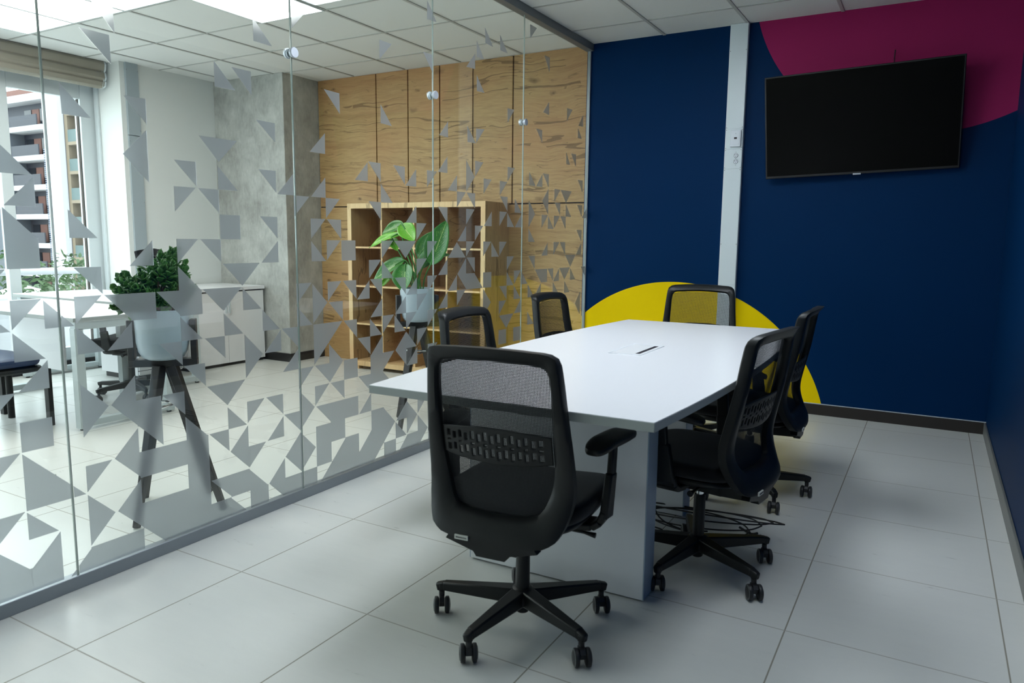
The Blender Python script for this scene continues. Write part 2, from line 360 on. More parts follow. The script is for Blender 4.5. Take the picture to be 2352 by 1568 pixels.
# T-bar grid, part of the ceiling
bm = BM()
for k in range(-2, 11):
    x = -.66-.612*k
    if x < XR and x > XL: box(bm, x-.011, YS, CEIL-.006, x+.011, YB, CEIL+.001)
for k in range(0, 14):
    y = 5.13-.617*k
    if y > YS: box(bm, XL, y-.006, CEIL-.005, XR, y+.006, CEIL+.001)
obj('ceiling_grid', bm, 'ceiling_grid', ce, bevel=.001)
wb = struct(bxo('wall_back', 'mural', (GX-.03, YB, 0, XR+.15, 5.75, CEIL), bevel=0))
wr = struct(bxo('wall_right', 'blue', (XR, YS-.15, 0, XR+.15, YB, CEIL), bevel=0))
wf = struct(bxo('wall_front', 'white_wall', (-7.05, YS-.15, 0, XR, YS, CEIL), bevel=0))
struct(bxo('wall_left', 'white_wall', (-7.05, 4.12, 0, XC, 5.75, CEIL), bevel=0))
struct(bxo('wall_pillar', 'concrete', (XC, 5.105, 0, -5.43, 5.75, CEIL), bevel=.004))
# oak panelled wall of the office
ww = struct(bxo('wall_office_back', 'groove', (-5.43, YW+.012, 0, GX-.03, 5.75, CEIL), bevel=0))
xs = [-5.43, -4.687, -4.312, -3.955, -3.602, -3.198, GX-.03]
for a, b in zip(xs, xs[1:]): bxo('upper_panel', 'oak_wall', (a+.006, YW-.002, 1.526, b-.006, YW+.014, CEIL-.001), ww, bevel=.0015)
for a, b in ((-5.43, -4.05), (-4.05, -3.1), (-3.1, GX-.03)): bxo('lower_panel', 'oak_wall', (a+.003, YW-.002, .0, b-.003, YW+.014, 1.516), ww, bevel=.0015)
# skirtings
def sk(name, m, c6, cap=None):
    o = struct(bxo(name, m, c6, bevel=.003))
    return o
sk('baseboard_back', 'skirt_brown', (GX+.02, YB-.014, 0, XR, YB, .077))
struct(bxo('trim_1', 'caulk', (GX+.02, YB-.008, .077, XR, YB, .0815), bevel=0))
sk('baseboard_right', 'skirt_grey', (XR-.012, YS, 0, XR, YB-.014, .078))
sk('baseboard_pillar', 'black', (-6.38, 5.091, 0, -5.416, 5.105, .083)); sk('baseboard_pillar_side', 'black', (-5.43, 5.105, 0, -5.416, YW, .083))
sk('baseboard_left', 'black', (XC, 4.17, 0, XC+.014, 5.09, .083))
sk('baseboard_window', 'black', (XL, YS, 0, XL+.016, 4.12, .085))
# window wall: sill, lintel, mullions, panes
struct(bxo('wall_window_sill', 'frame', (XL-.2, YS, 0, XL, 4.12, .10), bevel=.004))
struct(bxo('wall_window_head', 'frame', (XL-.2, YS, 2.565, XL, 4.12, CEIL), bevel=0))
struct(bxo('wall_window_end', 'white_wall', (XL-.2, YS-.15, .1, XL, YS, CEIL), bevel=0))
mull = [YS+.0, -1.15, .33, 1.81, 3.29, 3.987]
for i, y in enumerate(mull):
    wd = .10 if i == len(mull)-1 else .09
    if i == len(mull)-1: continue
    y1 = mull[i+1]
    w = bpy.data.objects.new('window_%d' % (i+1), None); COL.objects.link(w); w.location = (XL, (y+y1)/2, .1); struct(w)
    cy = (y+y1)/2
    def P(name, m, a, b, c, d, e, f, bv=.002):
        bxo(name, m, (a, b-cy, c-.1, d, e-cy, f-.1), w, bevel=bv)
    P('mullion', 'frame', -.07, y, .1, -.002, y+wd, 2.565, .004)
    if i == len(mull)-2: P('jamb', 'frame', -.10, y1, .1, -.002, 4.12, 2.565, .004); P('jamb_seal', 'groove', -.066, y1-.006, .2, -.03, y1, 2.43)
    P('rail', 'frame', -.07, y+wd, .1, -.002, y1, .20, .004); P('transom', 'frame', -.05, y+wd, 2.43, -.002, y1, 2.565, .003)
    P('pane_seal', 'groove', -.045, y+wd, .2, -.02, y+wd+.006, 2.43)
    P('pane', 'win_glass', -.036, y+wd, .2, -.030, y1, 2.43, 0)
# corner return with its trims
struct(bxo('trim_2', 'frame', (XL+.02, 4.10, 0, XL+.075, 4.12, CEIL), bevel=.003))
# boxed conduit on the white wall
bm = BM(); box(bm, XC, 4.165, 0, XC+.02, 4.285, 2.11); box(bm, XC, 4.165, 2.115, XC+.024, 4.285, CEIL)
t = obj('wall_conduit', bm, 'blind_pale', bevel=.002); tag(t, 'flat grey blue metal conduit cover running up white office wall beside window', 'conduit cover')
for z in (1.52, 2.06, 2.16, 2.68):
    for y in (4.172, 4.278): bm = BM(); lathe(bm, [(0, .002), (.003, .002), (.0032, -.001)], 8, (XC+.0245 if z > 2.113 else XC+.0205, y, z), Matrix.Rotation(PI/2, 3, 'Y')); obj('screw', bm, 'skirt_grey', t)
# roman blind in folds at the window head
rb = thing('window_blind', 'beige folded fabric blind gathered at the top of the office window', 'blind', (XL+.1, 1.0, 2.53))
prof = [(.02, .215), (.16, .215), (.175, .19), (.165, .14), (.15, .125), (.165, .11), (.17, .07), (.15, .045), (.16, .035), (.15, .0), (.12, -.012), (.06, -.01), (.02, .0)]
bm = BM(); prism(bm, prof, -3.9, 3.07, lambda x, y, z: (x, z, y)); obj('folded_cloth', bm, 'blind', rb, bevel=.004)
bm = BM(); prism(bm, [(p_[0]*.97+.003, p_[1]*.97+.003) for p_ in prof], 3.07, 3.085, lambda x, y, z: (x, z, y)); obj('end_cap', bm, 'frame', rb)
bm = BM(); tube(bm, [(.15, 3.05, .17), (.165, 3.055, .05), (.15, 3.05, -.04), (.14, 3.07, -.02), (.15, 3.065, .1)], .0022, 6); obj('pull_cord', bm, 'frame', rb)

# ------------------------------------------------------------------ glass partition
GP = thing('glass_partition', 'frameless glass partition with frosted triangle film between the meeting room and the office', 'glass partition', (-2.4855, 0, 0))
def gbox(n_, m, c6, bv): 
    return bxo(n_, m, (c6[0]+2.4855, c6[1], c6[2], c6[3]+2.4855, c6[4], c6[5]), GP, bevel=bv)
gbox('floor_channel', 'alu', (-2.512, YS, 0.0005, -2.474, YB-.002, .048), .002)
gbox('ceiling_channel', 'alu_dark', (-2.515, YS, 2.690, -2.455, YB-.002, CEIL-.001), .002)
gbox('wall_channel', 'alu', (-2.500, YB-.016, .048, -2.474, YB-.002, 2.690), .002)
JY = [-2.86, -1.81, -.757, .292, 1.341, 2.389, 3.427, 4.462, 5.521]
CELLS = {}
def row(r, txt):
    for t_ in txt.split():
        c = t_[-1]; js = t_[:-1]
        a, b = (int(q) for q in js.split('~')) if '~' in js else (int(js), int(js))
        for j in range(a, b+1): CELLS[(j, r)] = c
row(-1,'-3~0# 1b 2# 3# 4d 5# 6# 7# 8a 9# 10d 11# 12# 13b 14~16# 17c 18# 19b 20# 21c 22#')
row(0,'-3~-2# -1a 0b 2c 3d 4~6# 7d 8# 9a 10b 11d 12c 13# 14b 15# 16b 17# 18c 19a 20c 21a 22c')
row(1,'-1c 0a 2a 3b 6# 8d 9c 11b 12a 13# 14# 17# 18a 19b 20a 21c')
row(2,'0# 1a 2c 3d 4~6# 7d 8b 10b 11d 12c 13d 14# 15# 16b')
row(3,'-1c 0a 3b 4d 6a 8a 9c 10d 12a 13c 14d 16d 17# 18a')
row(4,'0# 2c 3d 4# 5d 7d 8c 12c 13d 14c 15# 17# 18c 19d 20b 22c 30# 32#')
row(5,'-1c 2a 3b 6d 9c 11b 13c 14a 16d 17b 19b 20a 21c 30d 31c 34a 42d')
row(6,'0b 5d 7d 9a 10b 11d 13# 14c 15d 17a 18c 19a 20c 22c 28c 30c 32b 42b')
row(7,'0a 2a 3b 6a 8a 10a 12a 13c 14d 17b 19b 21c 23b 25c 28a 30d 32a 34a 35b 38a 40a')
row(8,'-1a 0c 1a 2c 3d 4# 5d 6# 7d 8c 9a 12c 13a 14c 15d 16b 17d 19d 20b 22c 24b 25d 26# 27a 28# 31a 32c 33a 35d 36# 37d 38b 39d 40c 41a 43d')
row(9,'-1c 2d 6a 8d 9c 17c 18a 21c 23b 25b 26d 31c 34d 40d 41c')
row(10,'0# 4b 6c 7d 10b 13a 14c 15# 18c 19d 20c 22c 24b 25a 26c 28c 29a 30c 36b 38c 39d 42b')
row(11,'0a 2a 8# 10d 13c 14d 21c 25b 27c 34a 42d')
row(12,'0b 6c 7d 12c 14c 17d 20b 23d 26c 28b 30c 31a 32b 34c 36c 37a 38c 39d')
row(13,'0a 4d 6d 8a 10d 11b 13b 18a 25c 26d 30d 32a 34a 36d 38d 40a 42d 43b')
row(14,'4b 16b 17d 19d 20b 22c 24b 26c 28c 30c 36b 38c 39d 40c')
row(15,'23b 26a 27c 31c 34a 35b 36d 42d')
FREE = [[(1.506,1.985),(1.587,1.988),(1.589,1.892)],[(1.467,1.882),(1.569,1.881),(1.570,1.787)],[(2.181,2.099),(2.283,2.105),(2.283,2.203)],[(2.183,2.096),(2.185,2.003),(2.281,2.003)],[(2.391,2.195),(2.482,2.195),(2.395,2.104)],[(1.987,1.884),(1.986,1.789),(2.084,1.790)],[(2.069,1.878),(2.164,1.879),(2.165,1.784)],[(1.391,1.694),(1.394,1.597),(1.489,1.596)],[(1.607,1.691),(1.690,1.693),(1.690,1.604)],[(2.181,1.692),(2.284,1.690),(2.281,1.612)],[(2.580,1.883),(2.680,1.882),(2.681,1.789)],[(1.904,1.593),(2.082,1.593),(1.990,1.502)],[(2.579,1.687),(2.578,1.594),(2.481,1.594)],[(3.374,2.486),(3.373,2.389),(3.460,2.393)],[(2.975,2.190),(3.070,2.190),(2.973,2.097)],[(3.334,2.211),(3.420,2.213),(3.420,2.121)],[(3.963,2.488),(3.969,2.399),(4.058,2.396)],[(4.141,2.488),(4.146,2.396),(4.238,2.396)],[(3.870,2.392),(3.871,2.299),(3.954,2.300)],[(3.852,2.313),(3.853,2.224),(3.758,2.218)],[(4.535,2.648),(4.629,2.646),(4.538,2.559)],[(3.871,2.193),(3.874,2.101),(3.959,2.105)],[(4.748,2.494),(4.829,2.495),(4.829,2.398)],[(2.977,1.879),(2.976,1.788),(3.063,1.785)],[(3.569,1.879),(3.569,1.790),(3.483,1.793)],[(3.770,1.883),(3.773,1.789),(3.864,1.792)],[(3.868,1.880),(3.962,1.887),(3.868,1.794)],[(4.830,2.191),(4.834,2.103),(4.743,2.108)],[(4.245,2.057),(4.332,2.062),(4.247,1.968)],[(5.128,2.196),(5.220,2.198),(5.132,2.106)],[(5.417,2.189),(5.422,2.101),(5.337,2.096)],[(5.330,2.080),(5.329,2.003),(5.401,2.005)],[(4.641,1.983),(4.731,1.982),(4.733,1.902)],[(5.129,1.875),(5.133,1.788),(5.197,1.787)],[(5.217,1.874),(5.303,1.875),(5.303,1.783)]]
def gp(j, r): return (1.1934+.0987*j, .13+.0973*r)
polys = []
e = .05
for (j, r), c in CELLS.items():
    if c == '#': t_ = [(0,0),(1,0),(1,1),(0,1)]
    elif c == 'a': t_ = [(0,0),(1-e,0),(0,1-e)]
    elif c == 'b': t_ = [(1,0),(1,1-e),(e,0)]
    elif c == 'c': t_ = [(0,1),(0,e),(1-e,1)]
    else: t_ = [(1,1),(e,1),(1,e)]
    polys.append([gp(j+a, r+b) for a, b in t_])
polys += FREE
def clip(poly, lo, hi, ax):
    for s, lim in ((1, lo), (-1, -hi)):
        out = []
        for i, p_ in enumerate(poly):
            q = poly[(i+1) % len(poly)]; a, b = s*p_[ax]-lim, s*q[ax]-lim
            if a >= 0: out.append(p_)
            if a*b < 0: t_ = a/(a-b); out.append((p_[0]+(q[0]-p_[0])*t_, p_[1]+(q[1]-p_[1])*t_))
        poly = out
        if len(poly) < 3: return []
    return poly
for i in range(len(JY)):
    y0 = JY[i-1]+.002 if i else YS
    y1 = JY[i]-.002
    if y1 < -.8: continue
    cy = (y0+y1)/2
    bm = BM(); box(bm, -.0032, y0-cy, .0, .0032, y1-cy, 2.672); g = obj('glass_panel', bm, 'glass', GP, smooth=False, loc=(0, cy, .03))
    bm = BM()
    for yy in (y0, y1): box(bm, -.0032, yy-cy-.0008, 0, .0032, yy-cy+.0008, 2.672)
    obj('polished_edge', bm, 'glass_edge', g, smooth=False)
    bm = BM(); n_ = 0
    for p_ in polys:
        q = clip(clip(p_, y0+.002, y1-.002, 0), .052, 2.68, 1)
        if len(q) > 2: prism(bm, [(a-cy, b-.03) for a, b in q], .0034, .0044, lambda x, y, z: (z, x, y)); n_ += 1
    if n_: tag(obj('frosted_film', bm, 'film', g, smooth=False), 'frosted film of right-angled triangles and squares')
    else: bm.free()
for y in JY[3:-1]:
    bm = BM(); tube(bm, [(-.008, 0, 0), (.008, 0, 0)], .006, 10); k = obj('glass_clamp', bm, 'alu', GP, loc=(0, y, 2.0))
    for s in (1, -1):
        bm = BM(); lathe(bm, [(0, .006), (.019, .006), (.019, .014), (.0225, .015), (.0225, .022), (.021, .0245), (0, .0245)], 28, (0,0,0), Matrix.Rotation(s*PI/2, 3, 'Y'))
        obj('cap', bm, 'cap', k)

# ------------------------------------------------------------------ ceiling lamps, plus one added fill panel
def panel(cx, y0, y1, lab, grp='lit panels in the office ceiling', pm='panel'):
    t = thing('ceiling_light', lab, 'ceiling light', (cx, (y0+y1)/2, CEIL-.008), 0, grp)
    h = (y1-y0)/2
    bm = BM(); box(bm, -.293, -h+.012, -.002, .293, h-.012, .004); obj('diffuser', bm, pm, t, smooth=False)
    bm = BM()
    for c6 in ((-.306, -h, -.004, -.293, h, .008), (.293, -h, -.004, .306, h, .008), (-.293, -h, -.004, .293, -h+.012, .008), (-.293, h-.012, -.004, .293, h, .008)): box(bm, *c6)
    obj('frame', bm, 'frame', t, bevel=.001)
panel(-5.862, 2.02, 3.254, 'lit ceiling panel nearest the window blind, leftmost in the photo')
panel(-5.25, 2.02, 3.254, 'lit ceiling panel, second from the window blind, cut by the first glass joint')
panel(-4.638, 2.02, 3.254, 'lit ceiling panel, third from the window blind, cut by the top picture edge')
panel(-4.026, 2.662, 3.896, 'lit ceiling panel before the concrete pillar, cut by the second glass joint')
panel(-4.638, -.42, .81, 'lit ceiling panel in the near part of the office, outside the picture')
panel(-1.578, 2.55, 3.784, 'lit ceiling panel above the meeting table, outside the picture', 'lit panels in the meeting room ceiling', 'panel_cool')
panel(-.354, 1.428, 2.662, 'added fill light panel to the right of the meeting table, outside the picture', 'lit panels in the meeting room ceiling', 'panel_fill')  # unseen panel added to brighten the right floor and near tabletop
# ------------------------------------------------------------------ white trunking with sockets on the navy wall
tk = thing('cable_trunking', 'white vertical cable trunking with two socket plates on the navy wall', 'trunking', (-1.324, YB, 0))
def tkbox(n_, m, x0, x1, y, z0, z1, bv=.0012): return bxo(n_, m, (x0, -y, z0, x1, -.001, z1), tk, bevel=bv)
tkbox('body', 'trunk', -.064, .062, .038, .078, CEIL-.002)
for z0, z1 in ((.08, .90), (.904, 1.738), (2.024, CEIL-.004)): tkbox('cover', 'trunk', -.062, .060, .040, z0, z1)
dp = tkbox('data_plate', 'trunk', -.062, .060, .041, 1.880, 2.020)
def sub(n_, m, c6, par, bv=.001): return bxo(n_, m, c6, par, bevel=bv)
sub('data_box', 'plate', (-.022, -.062, 1.893, .052, -.041, 2.008), dp, .003)
sub('face', 'plate', (-.012, -.064, 1.905, .044, -.062, 1.998), dp)
sub('port', 'dark_hole', (.006, -.0655, 1.946, .026, -.0638, 1.958), dp, 0)
op = tkbox('outlet_plate', 'trunk', -.062, .060, .041, 1.742, 1.876)
RX = Matrix.Rotation(PI/2, 3, 'X')
for z in (1.833, 1.790):
    bm = BM(); lathe(bm, [(0, .0045), (.0135, .0045), (.0145, .003), (.0155, 0), (.017, 0), (.017, -.001)], 24, (.02, -.041, z), RX); obj('outlet', bm, 'plate', op)
    bm = BM()
    for dx, w, dz in ((-.006, .002, .004), (.006, .002, .004)): box(bm, .02+dx-w/2-.0005, -.0462, z+dz-.004, .02+dx+w/2+.0005, -.045, z+dz+.004)
    lathe(bm, [(0, .0052), (.0024, .0052), (.0024, .003)], 10, (.02, -.041, z-.007), RX)
    obj('slots', bm, 'dark_hole', op)
for z in (2.03, 2.014, 1.886, 1.872, 1.748, 1.732, 2.56, 1.2, .5):
    for x in (-.056, .054): bm = BM(); lathe(bm, [(0, .002), (.0025, .0018), (.003, 0)], 8, (x, -.0405, z), RX); obj('screw', bm, 'skirt_grey', tk)
bm = BM(); lathe(bm, [(0, .002), (.002, .0018), (.0022, 0)], 8, (.016, -.0641, 1.984), RX); obj('screw', bm, 'skirt_grey', dp)
for z in (1.857, 1.811, 1.766): bm = BM(); lathe(bm, [(0, .002), (.002, .0018), (.0022, 0)], 8, (.02, -.0412, z), RX); obj('screw', bm, 'skirt_grey', op)

# ------------------------------------------------------------------ television
tv = thing('television', 'large black flat television tilted down on the navy wall', 'television', (-.505, 5.405, 2.005), math.radians(1.5))
tv.rotation_euler = (math.radians(12), math.radians(-1.8), math.radians(1.5))
w_, h_ = 1.165/2, .675/2
bm = BM(); box(bm, -w_, -.014, -h_, w_, .016, h_); obj('body', bm, 'tv_body', tv, bevel=.004)
bm = BM(); box(bm, -w_+.010, -.0155, -h_+.017, w_-.010, -.0138, h_-.010); obj('screen', bm, 'screen', tv, smooth=False)
bm = BM(); box(bm, -.35, .016, -.26, .35, .045, .12); obj('rear_housing', bm, 'tv_body', tv, bevel=.012)
bm = BM(); box(bm, -.026, -.0165, -h_-.004, .022, -.010, -h_+.006); lg = obj('maker_badge', bm, 'cap', tv, bevel=.001)
br = bm = BM(); box(bm, -.12, .045, -.1, -.08, .10, .1); box(bm, .08, .045, -.1, .12, .10, .1); box(bm, -.2, .098, -.03, .2, .112, .03); obj('wall_bracket', bm, 'tv_body', tv, bevel=.002)
bm = BM(); tube(bm, [(.19, .02, h_-.01), (.192, .12, h_+.0), (.190, .175, h_+.025), (.193, .19, h_+.075)], .0035, 8); obj('lead', bm, 'cable', tv)

# ================================================================== MEETING CHAIR
def interp(tab, t):
    if t <= tab[0][0]: return tab[0][1]
    for (a, b), (c, d) in zip(tab, tab[1:]):
        if t <= c:
            k = (t-a)/(c-a); return b+(d-b)*k
    return tab[-1][1]
def smoothtab(tab):  # sample a catmull-rom through the table for smooth profiles
    out = []
    for i in range(len(tab)-1):
        p0 = tab[max(i-1, 0)]; p1 = tab[i]; p2 = tab[i+1]; p3 = tab[min(i+2, len(tab)-1)]
        for k in range(8):
            t = k/8
            v = .5*((2*p1[1])+(-p0[1]+p2[1])*t+(2*p0[1]-5*p1[1]+4*p2[1]-p3[1])*t*t+(-p0[1]+3*p1[1]-3*p2[1]+p3[1])*t**3)
            out.append((p1[0]+(p2[0]-p1[0])*t, v))
    out.append(tab[-1]); return out
PROF = smoothtab([(.34, -.240), (.38, -.226), (.43, -.200), (.48, -.182), (.52, -.177), (.58, -.186), (.66, -.203), (.74, -.218), (.82, -.229), (.88, -.238), (.905, -.250), (.93, -.280)])
def ysurf(x, z): return interp(PROF, z)+.30*x*x
OUT = [(0, .362), (.06, .362), (.12, .364), (.170, .372), (.198, .392), (.214, .42), (.228, .47), (.233, .52), (.230, .58), (.225, .66), (.218, .74), (.211, .82), (.205, .875), (.201, .897), (.190, .911), (.165, .917), (.09, .922), (0, .924)]
OUT = [(x*.975, z) for x, z in OUT]
INN = [(0, .432), (.05, .434), (.10, .438), (.128, .446), (.145, .468), (.160, .505), (.170, .55), (.175, .60), (.176, .66), (.176, .72), (.174, .80), (.170, .850), (.164, .868), (.150, .876), (.08, .881), (0, .883)]
def resample(p, n):
    ln = [0]
    for a, b in zip(p, p[1:]): ln.append(ln[-1]+math.hypot(b[0]-a[0], b[1]-a[1]))
    out = []
    for k in range(n+1):
        t = ln[-1]*k/n; i = 0
        while i < len(p)-2 and ln[i+1] < t: i += 1
        q = (t-ln[i])/max(ln[i+1]-ln[i], 1e-9); out.append((p[i][0]+(p[i+1][0]-p[i][0])*q, p[i][1]+(p[i+1][1]-p[i][1])*q))
    return out
def loop(p, n):
    h = resample(p, n); return h+[(-x, z) for x, z in h[-2:0:-1]]
def back_frame_bm():
    bm = BM(); n = 46; o = loop(OUT, n); i_ = loop(INN, n)
    rings = []
    for (w, dy) in ((0, -.016), (0, .012), (.25, .019), (.75, .019), (1, .010), (1, -.010), (.8, -.020), (.2, -.022)):
        rings.append([bm.verts.new((a[0]+(b[0]-a[0])*w, ysurf(a[0]+(b[0]-a[0])*w, a[1]+(b[1]-a[1])*w)+dy, a[1]+(b[1]-a[1])*w)) for a, b in zip(o, i_)])
    N_ = len(o)
    for a, b in zip(rings, rings[1:]+rings[:1]):
        for k in range(N_): bm.faces.new((a[k], a[(k+1) % N_], b[(k+1) % N_], b[k]))
    return bm
HW = sorted([(z, x) for x, z in INN if x > 0])
def hw(z): return interp(HW, z)+.004
def net_bm():
    bm = BM()
    def f(u, v):
        z = .436+(.880-.436)*v; x = (u*2-1)*hw(z); return (x, ysurf(x, z)+.010, z)
    grid(bm, f, 12, 36); grid(bm, lambda u, v: (f(u, v)[0], f(u, v)[1]-.0025, f(u, v)[2]), 12, 36); return bm
def lumbar_bm():
    bm = BM(); nx, nz = 66, 30; vv = {}
    def V_(i, j):
        if (i, j) not in vv:
            x = -.170+.340*i/nx; u = x/.17
            zt = .690-.012*u*u; zb = .590+.016*u*u-.008; z = zb+(zt-zb)*j/nz
            vv[(i, j)] = bm.verts.new((x, ysurf(x, z)-.006-.012*(1-u*u), z))
        return vv[(i, j)]
    for i in range(nx):
        for j in range(nz):
            hole = False
            if 3 <= i < nx-3:
                c = (i-3) % 4; k = (i-3)//4
                if c in (0, 1):
                    s = 2 if k % 2 else 0
                    if 4+s <= j < 11+s or 19-s <= j < 26-s: hole = True
                    if k % 2 == 0 and 14 <= j < 16: hole = True
            if hole: continue
            bm.faces.new((V_(i, j), V_(i+1, j), V_(i+1, j+1), V_(i, j+1)))
    return bm
def superq(bm, a, b, h0, h1, cy, ex=4.0, seg=56, dome=.012, zf=None):
    """cushion slab: superellipse plan, rounded rim"""
    prof = [(0, h0), (.90, h0), (.97, h0+(h1-h0)*.12), (1.0, h0+(h1-h0)*.4), (1.0, h0+(h1-h0)*.6), (.985, h0+(h1-h0)*.82), (.94, h1-.003), (.85, h1), (.6, h1+dome*.5), (.3, h1+dome*.9), (0, h1+dome)]
    rings = []
    for r_, z_ in prof:
        if r_ == 0: rings.append([bm.verts.new((0, cy, z_))]); continue
        rg = []
        for k in range(seg):
            t = 2*PI*k/seg; c, s = math.cos(t), math.sin(t)
            x = a*r_*math.copysign(abs(c)**(2/ex), c); y = b*r_*math.copysign(abs(s)**(2/ex), s)
            zz = z_ + (zf(x, y) if zf else 0)
            rg.append(bm.verts.new((x, y+cy, zz)))
        rings.append(rg)
    for a_, b_ in zip(rings, rings[1:]):
        for k in range(seg):
            if len(a_) == 1: bm.faces.new((a_[0], b_[k], b_[(k+1) % seg]))
            elif len(b_) == 1: bm.faces.new((a_[k], a_[(k+1) % seg], b_[0]))
            else: bm.faces.new((a_[k], a_[(k+1) % seg], b_[(k+1) % seg], b_[k]))
def caster_bm():
    bm = BM(); RY = Matrix.Rotation(PI/2, 3, 'X')
    for s in (-1, 1):
        lathe(bm, [(0, .009), (.010, .0095), (.020, .009), (.0235, .0105), (.0268, .012), (.0275, .0155), (.0275, .021), (.0262, .0235), (.0215, .0245), (.018, .0265), (0, .028)], 26, (-.012, 0, .0277), Matrix.Rotation(-s*PI/2, 3, 'X'))
    return bm
def caster_hood_bm():
    bm = BM()
    tube(bm, [(0, 0, .040), (0, 0, .074)], [.0085, .0095], 14)
    prism(bm, [(.016, .034), (.012, .052), (-.004, .058), (-.020, .054), (-.028, .044), (-.022, .026), (-.004, .022)], -.0085, .0085, lambda x, y, z: (x, z, y))
    return bm
def star_bm():
    bm = BM()
    lathe(bm, [(0, .045), (.0195, .045), (.021, .052), (.024, .070), (.044, .078), (.046, .100), (.036, .122), (.026, .130), (0, .130)], 30)
    for k in range(5):
        a = 2*PI*k/5; d = Vector((math.cos(a), math.sin(a), 0))
        beam(bm, d*.022+Vector((0, 0, .100)), d*.268+Vector((0, 0, .091)), .050, .050, .028, .028)
        beam(bm, d*.262+Vector((0, 0, .0905)), d*.292+Vector((0, 0, .084)), .028, .029, .020, .026)
        tube(bm, [d*.275+Vector((0, 0, .096)), d*.275+Vector((0, 0, .070))], [.0135, .012], 14)
    return bm
def arm_bm(s):
    bm = BM()
    # bracket under the seat, curved out and up into the post
    P_ = [(.10, .02, .365), (.17, .02, .362), (.225, .02, .366), (.252, .02, .385), (.262, .02, .42)]
    for a, b in zip(P_, P_[1:]): beam(bm, (s*a[0], a[1], a[2]), (s*b[0], b[1], b[2]), .085, .022, .078, .022, up=Vector((0, 1, 0)).cross(Vector((b[0]-a[0], 0, b[2]-a[2]))) if False else Vector((0, 0, 1)) if abs(b[0]-a[0]) > abs(b[2]-a[2]) else Vector((1, 0, 0)))
    beam(bm, (s*.262, .012, .395), (s*.268, .030, .530), .066, .026, .054, .024, up=Vector((1, 0, 0)))
    beam(bm, (s*.268, .030, .50), (s*.270, .040, .628), .046, .019, .044, .018, up=Vector((1, 0, 0)))
    return bm
def pad_bm(s):
    bm = BM(); superq(bm, .041, .125, .626, .650, 0, 3.2, 40, .003, lambda x, y: -.35*max(0, -y-.05)**1.2-.2*max(0, y-.07)**1.2)
    R_ = Matrix.Rotation(math.radians(-s*9), 3, 'Z')
    for v in bm.verts: v.co = R_ @ v.co + Vector((s*.272, .012, 0))
    return bm
def make_chair(label, cat='chair', group=None):
    t = thing('office_chair', label, cat, group=group)
    bm = BM(); superq(bm, .238, .235, .392, .446, .045, 4.2, 64, .008, lambda x, y: -.5*max(0, y-.12)**2+.35*x*x); obj('seat', bm, 'fabric', t, angle=80)
    bm = BM(); superq(bm, .215, .215, .366, .394, .035, 3.4, 56, 0, lambda x, y: .30*x*x); sp = obj('seat_pan', bm, 'plastic', t)
    fr = obj('back_frame', back_frame_bm(), 'plastic', t, angle=50)
    # number tag and tiny print on it
    bm = BM(); y_ = ysurf(0, .372)-.0225
    box(bm, -.105, y_-.0012, .3615, -.062, y_+.004, .3745); tg = obj('tag', bm, 'tag', fr, bevel=.0004)
    tag(tg, 'small pale tag')
    bm = BM()
    for k in range(9): box(bm, -.1005+k*.0040, y_-.0017, .3655, -.0982+k*.0040, y_-.0010, .3705)
    obj('tag_print', bm, 'ink', fr, smooth=False)
    obj('mesh_panel', net_bm(), 'net', t)
    obj('lumbar_support', lumbar_bm(), 'plastic', t, solid=.004)
    # spine joining the back to the mechanism
    bm = BM()
    prism(bm, [(-.13, .372), (-.145, .350), (-.10, .338), (-.055, .326), (-.045, .312), (.045, .312), (.06, .330), (.10, .340), (.145, .352), (.13, .372)], -.235, -.205, lambda x, y, z: (x, z, y))
    for a, b, w, h in (((0, -.22, .345), (0, -.10, .340), .15, .040), ((0, -.11, .342), (0, .10, .348), .15, .046)): beam(bm, a, b, w, h)
    tube(bm, [(.04, .0, .345), (.20, .0, .342), (.235, .0, .338)], [.005, .005, .009], 10)
    tube(bm, [(-.04, -.03, .340), (-.13, -.03, .336), (-.16, -.03, .336)], [.006, .006, .012], 10)
    obj('tilt_mechanism', bm, 'plastic', t, bevel=.004)
    for s in (-1, 1):
        a = obj('armrest', arm_bm(s), 'plastic', t, bevel=.006, seg=3); obj('arm_pad', pad_bm(s), 'plastic', a)
    bm = BM(); lathe(bm, [(.0, .06), (.0215, .06), (.0215, .280), (.019, .286), (.014, .286), (0, .286)], 26); gc = obj('gas_column', bm, 'plastic', t)
    bm = BM(); tube(bm, [(0, 0, .280), (0, 0, .350)], .0135, 20); tag(obj('piston', bm, 'chrome', gc), 'chrome piston')
    bs = obj('star_base', star_bm(), 'plastic', t, bevel=.005)
    for k in range(5):
        a = 2*PI*k/5
        c = obj('caster', caster_bm(), 'tyre', bs, loc=(.275*math.cos(a), .275*math.sin(a), 0), rot=(0, 0, a+1.3+k*1.9), angle=30)
        c.data.materials.append(MT['tyre_rim'])
        for p_ in c.data.polygons:
            r_ = math.hypot(p_.center.x+.012, p_.center.z-.0277)
            if r_ > .0225 and abs(p_.center.y) > .0225: p_.material_index = 1
        h = caster_hood_bm(); hm = bpy.data.meshes.new('h'); h.to_mesh(hm); h.free()
        b2 = BM(); b2.from_mesh(c.data); n0 = len(b2.faces); b2.from_mesh(hm); bmesh.ops.recalc_face_normals(b2, faces=b2.faces); b2.to_mesh(c.data); b2.free(); bpy.data.meshes.remove(hm)
        for p_ in c.data.polygons: p_.use_smooth = True
        c.data.set_sharp_from_angle(angle=math.radians(35))
    return t
proto = make_chair('', group=None)
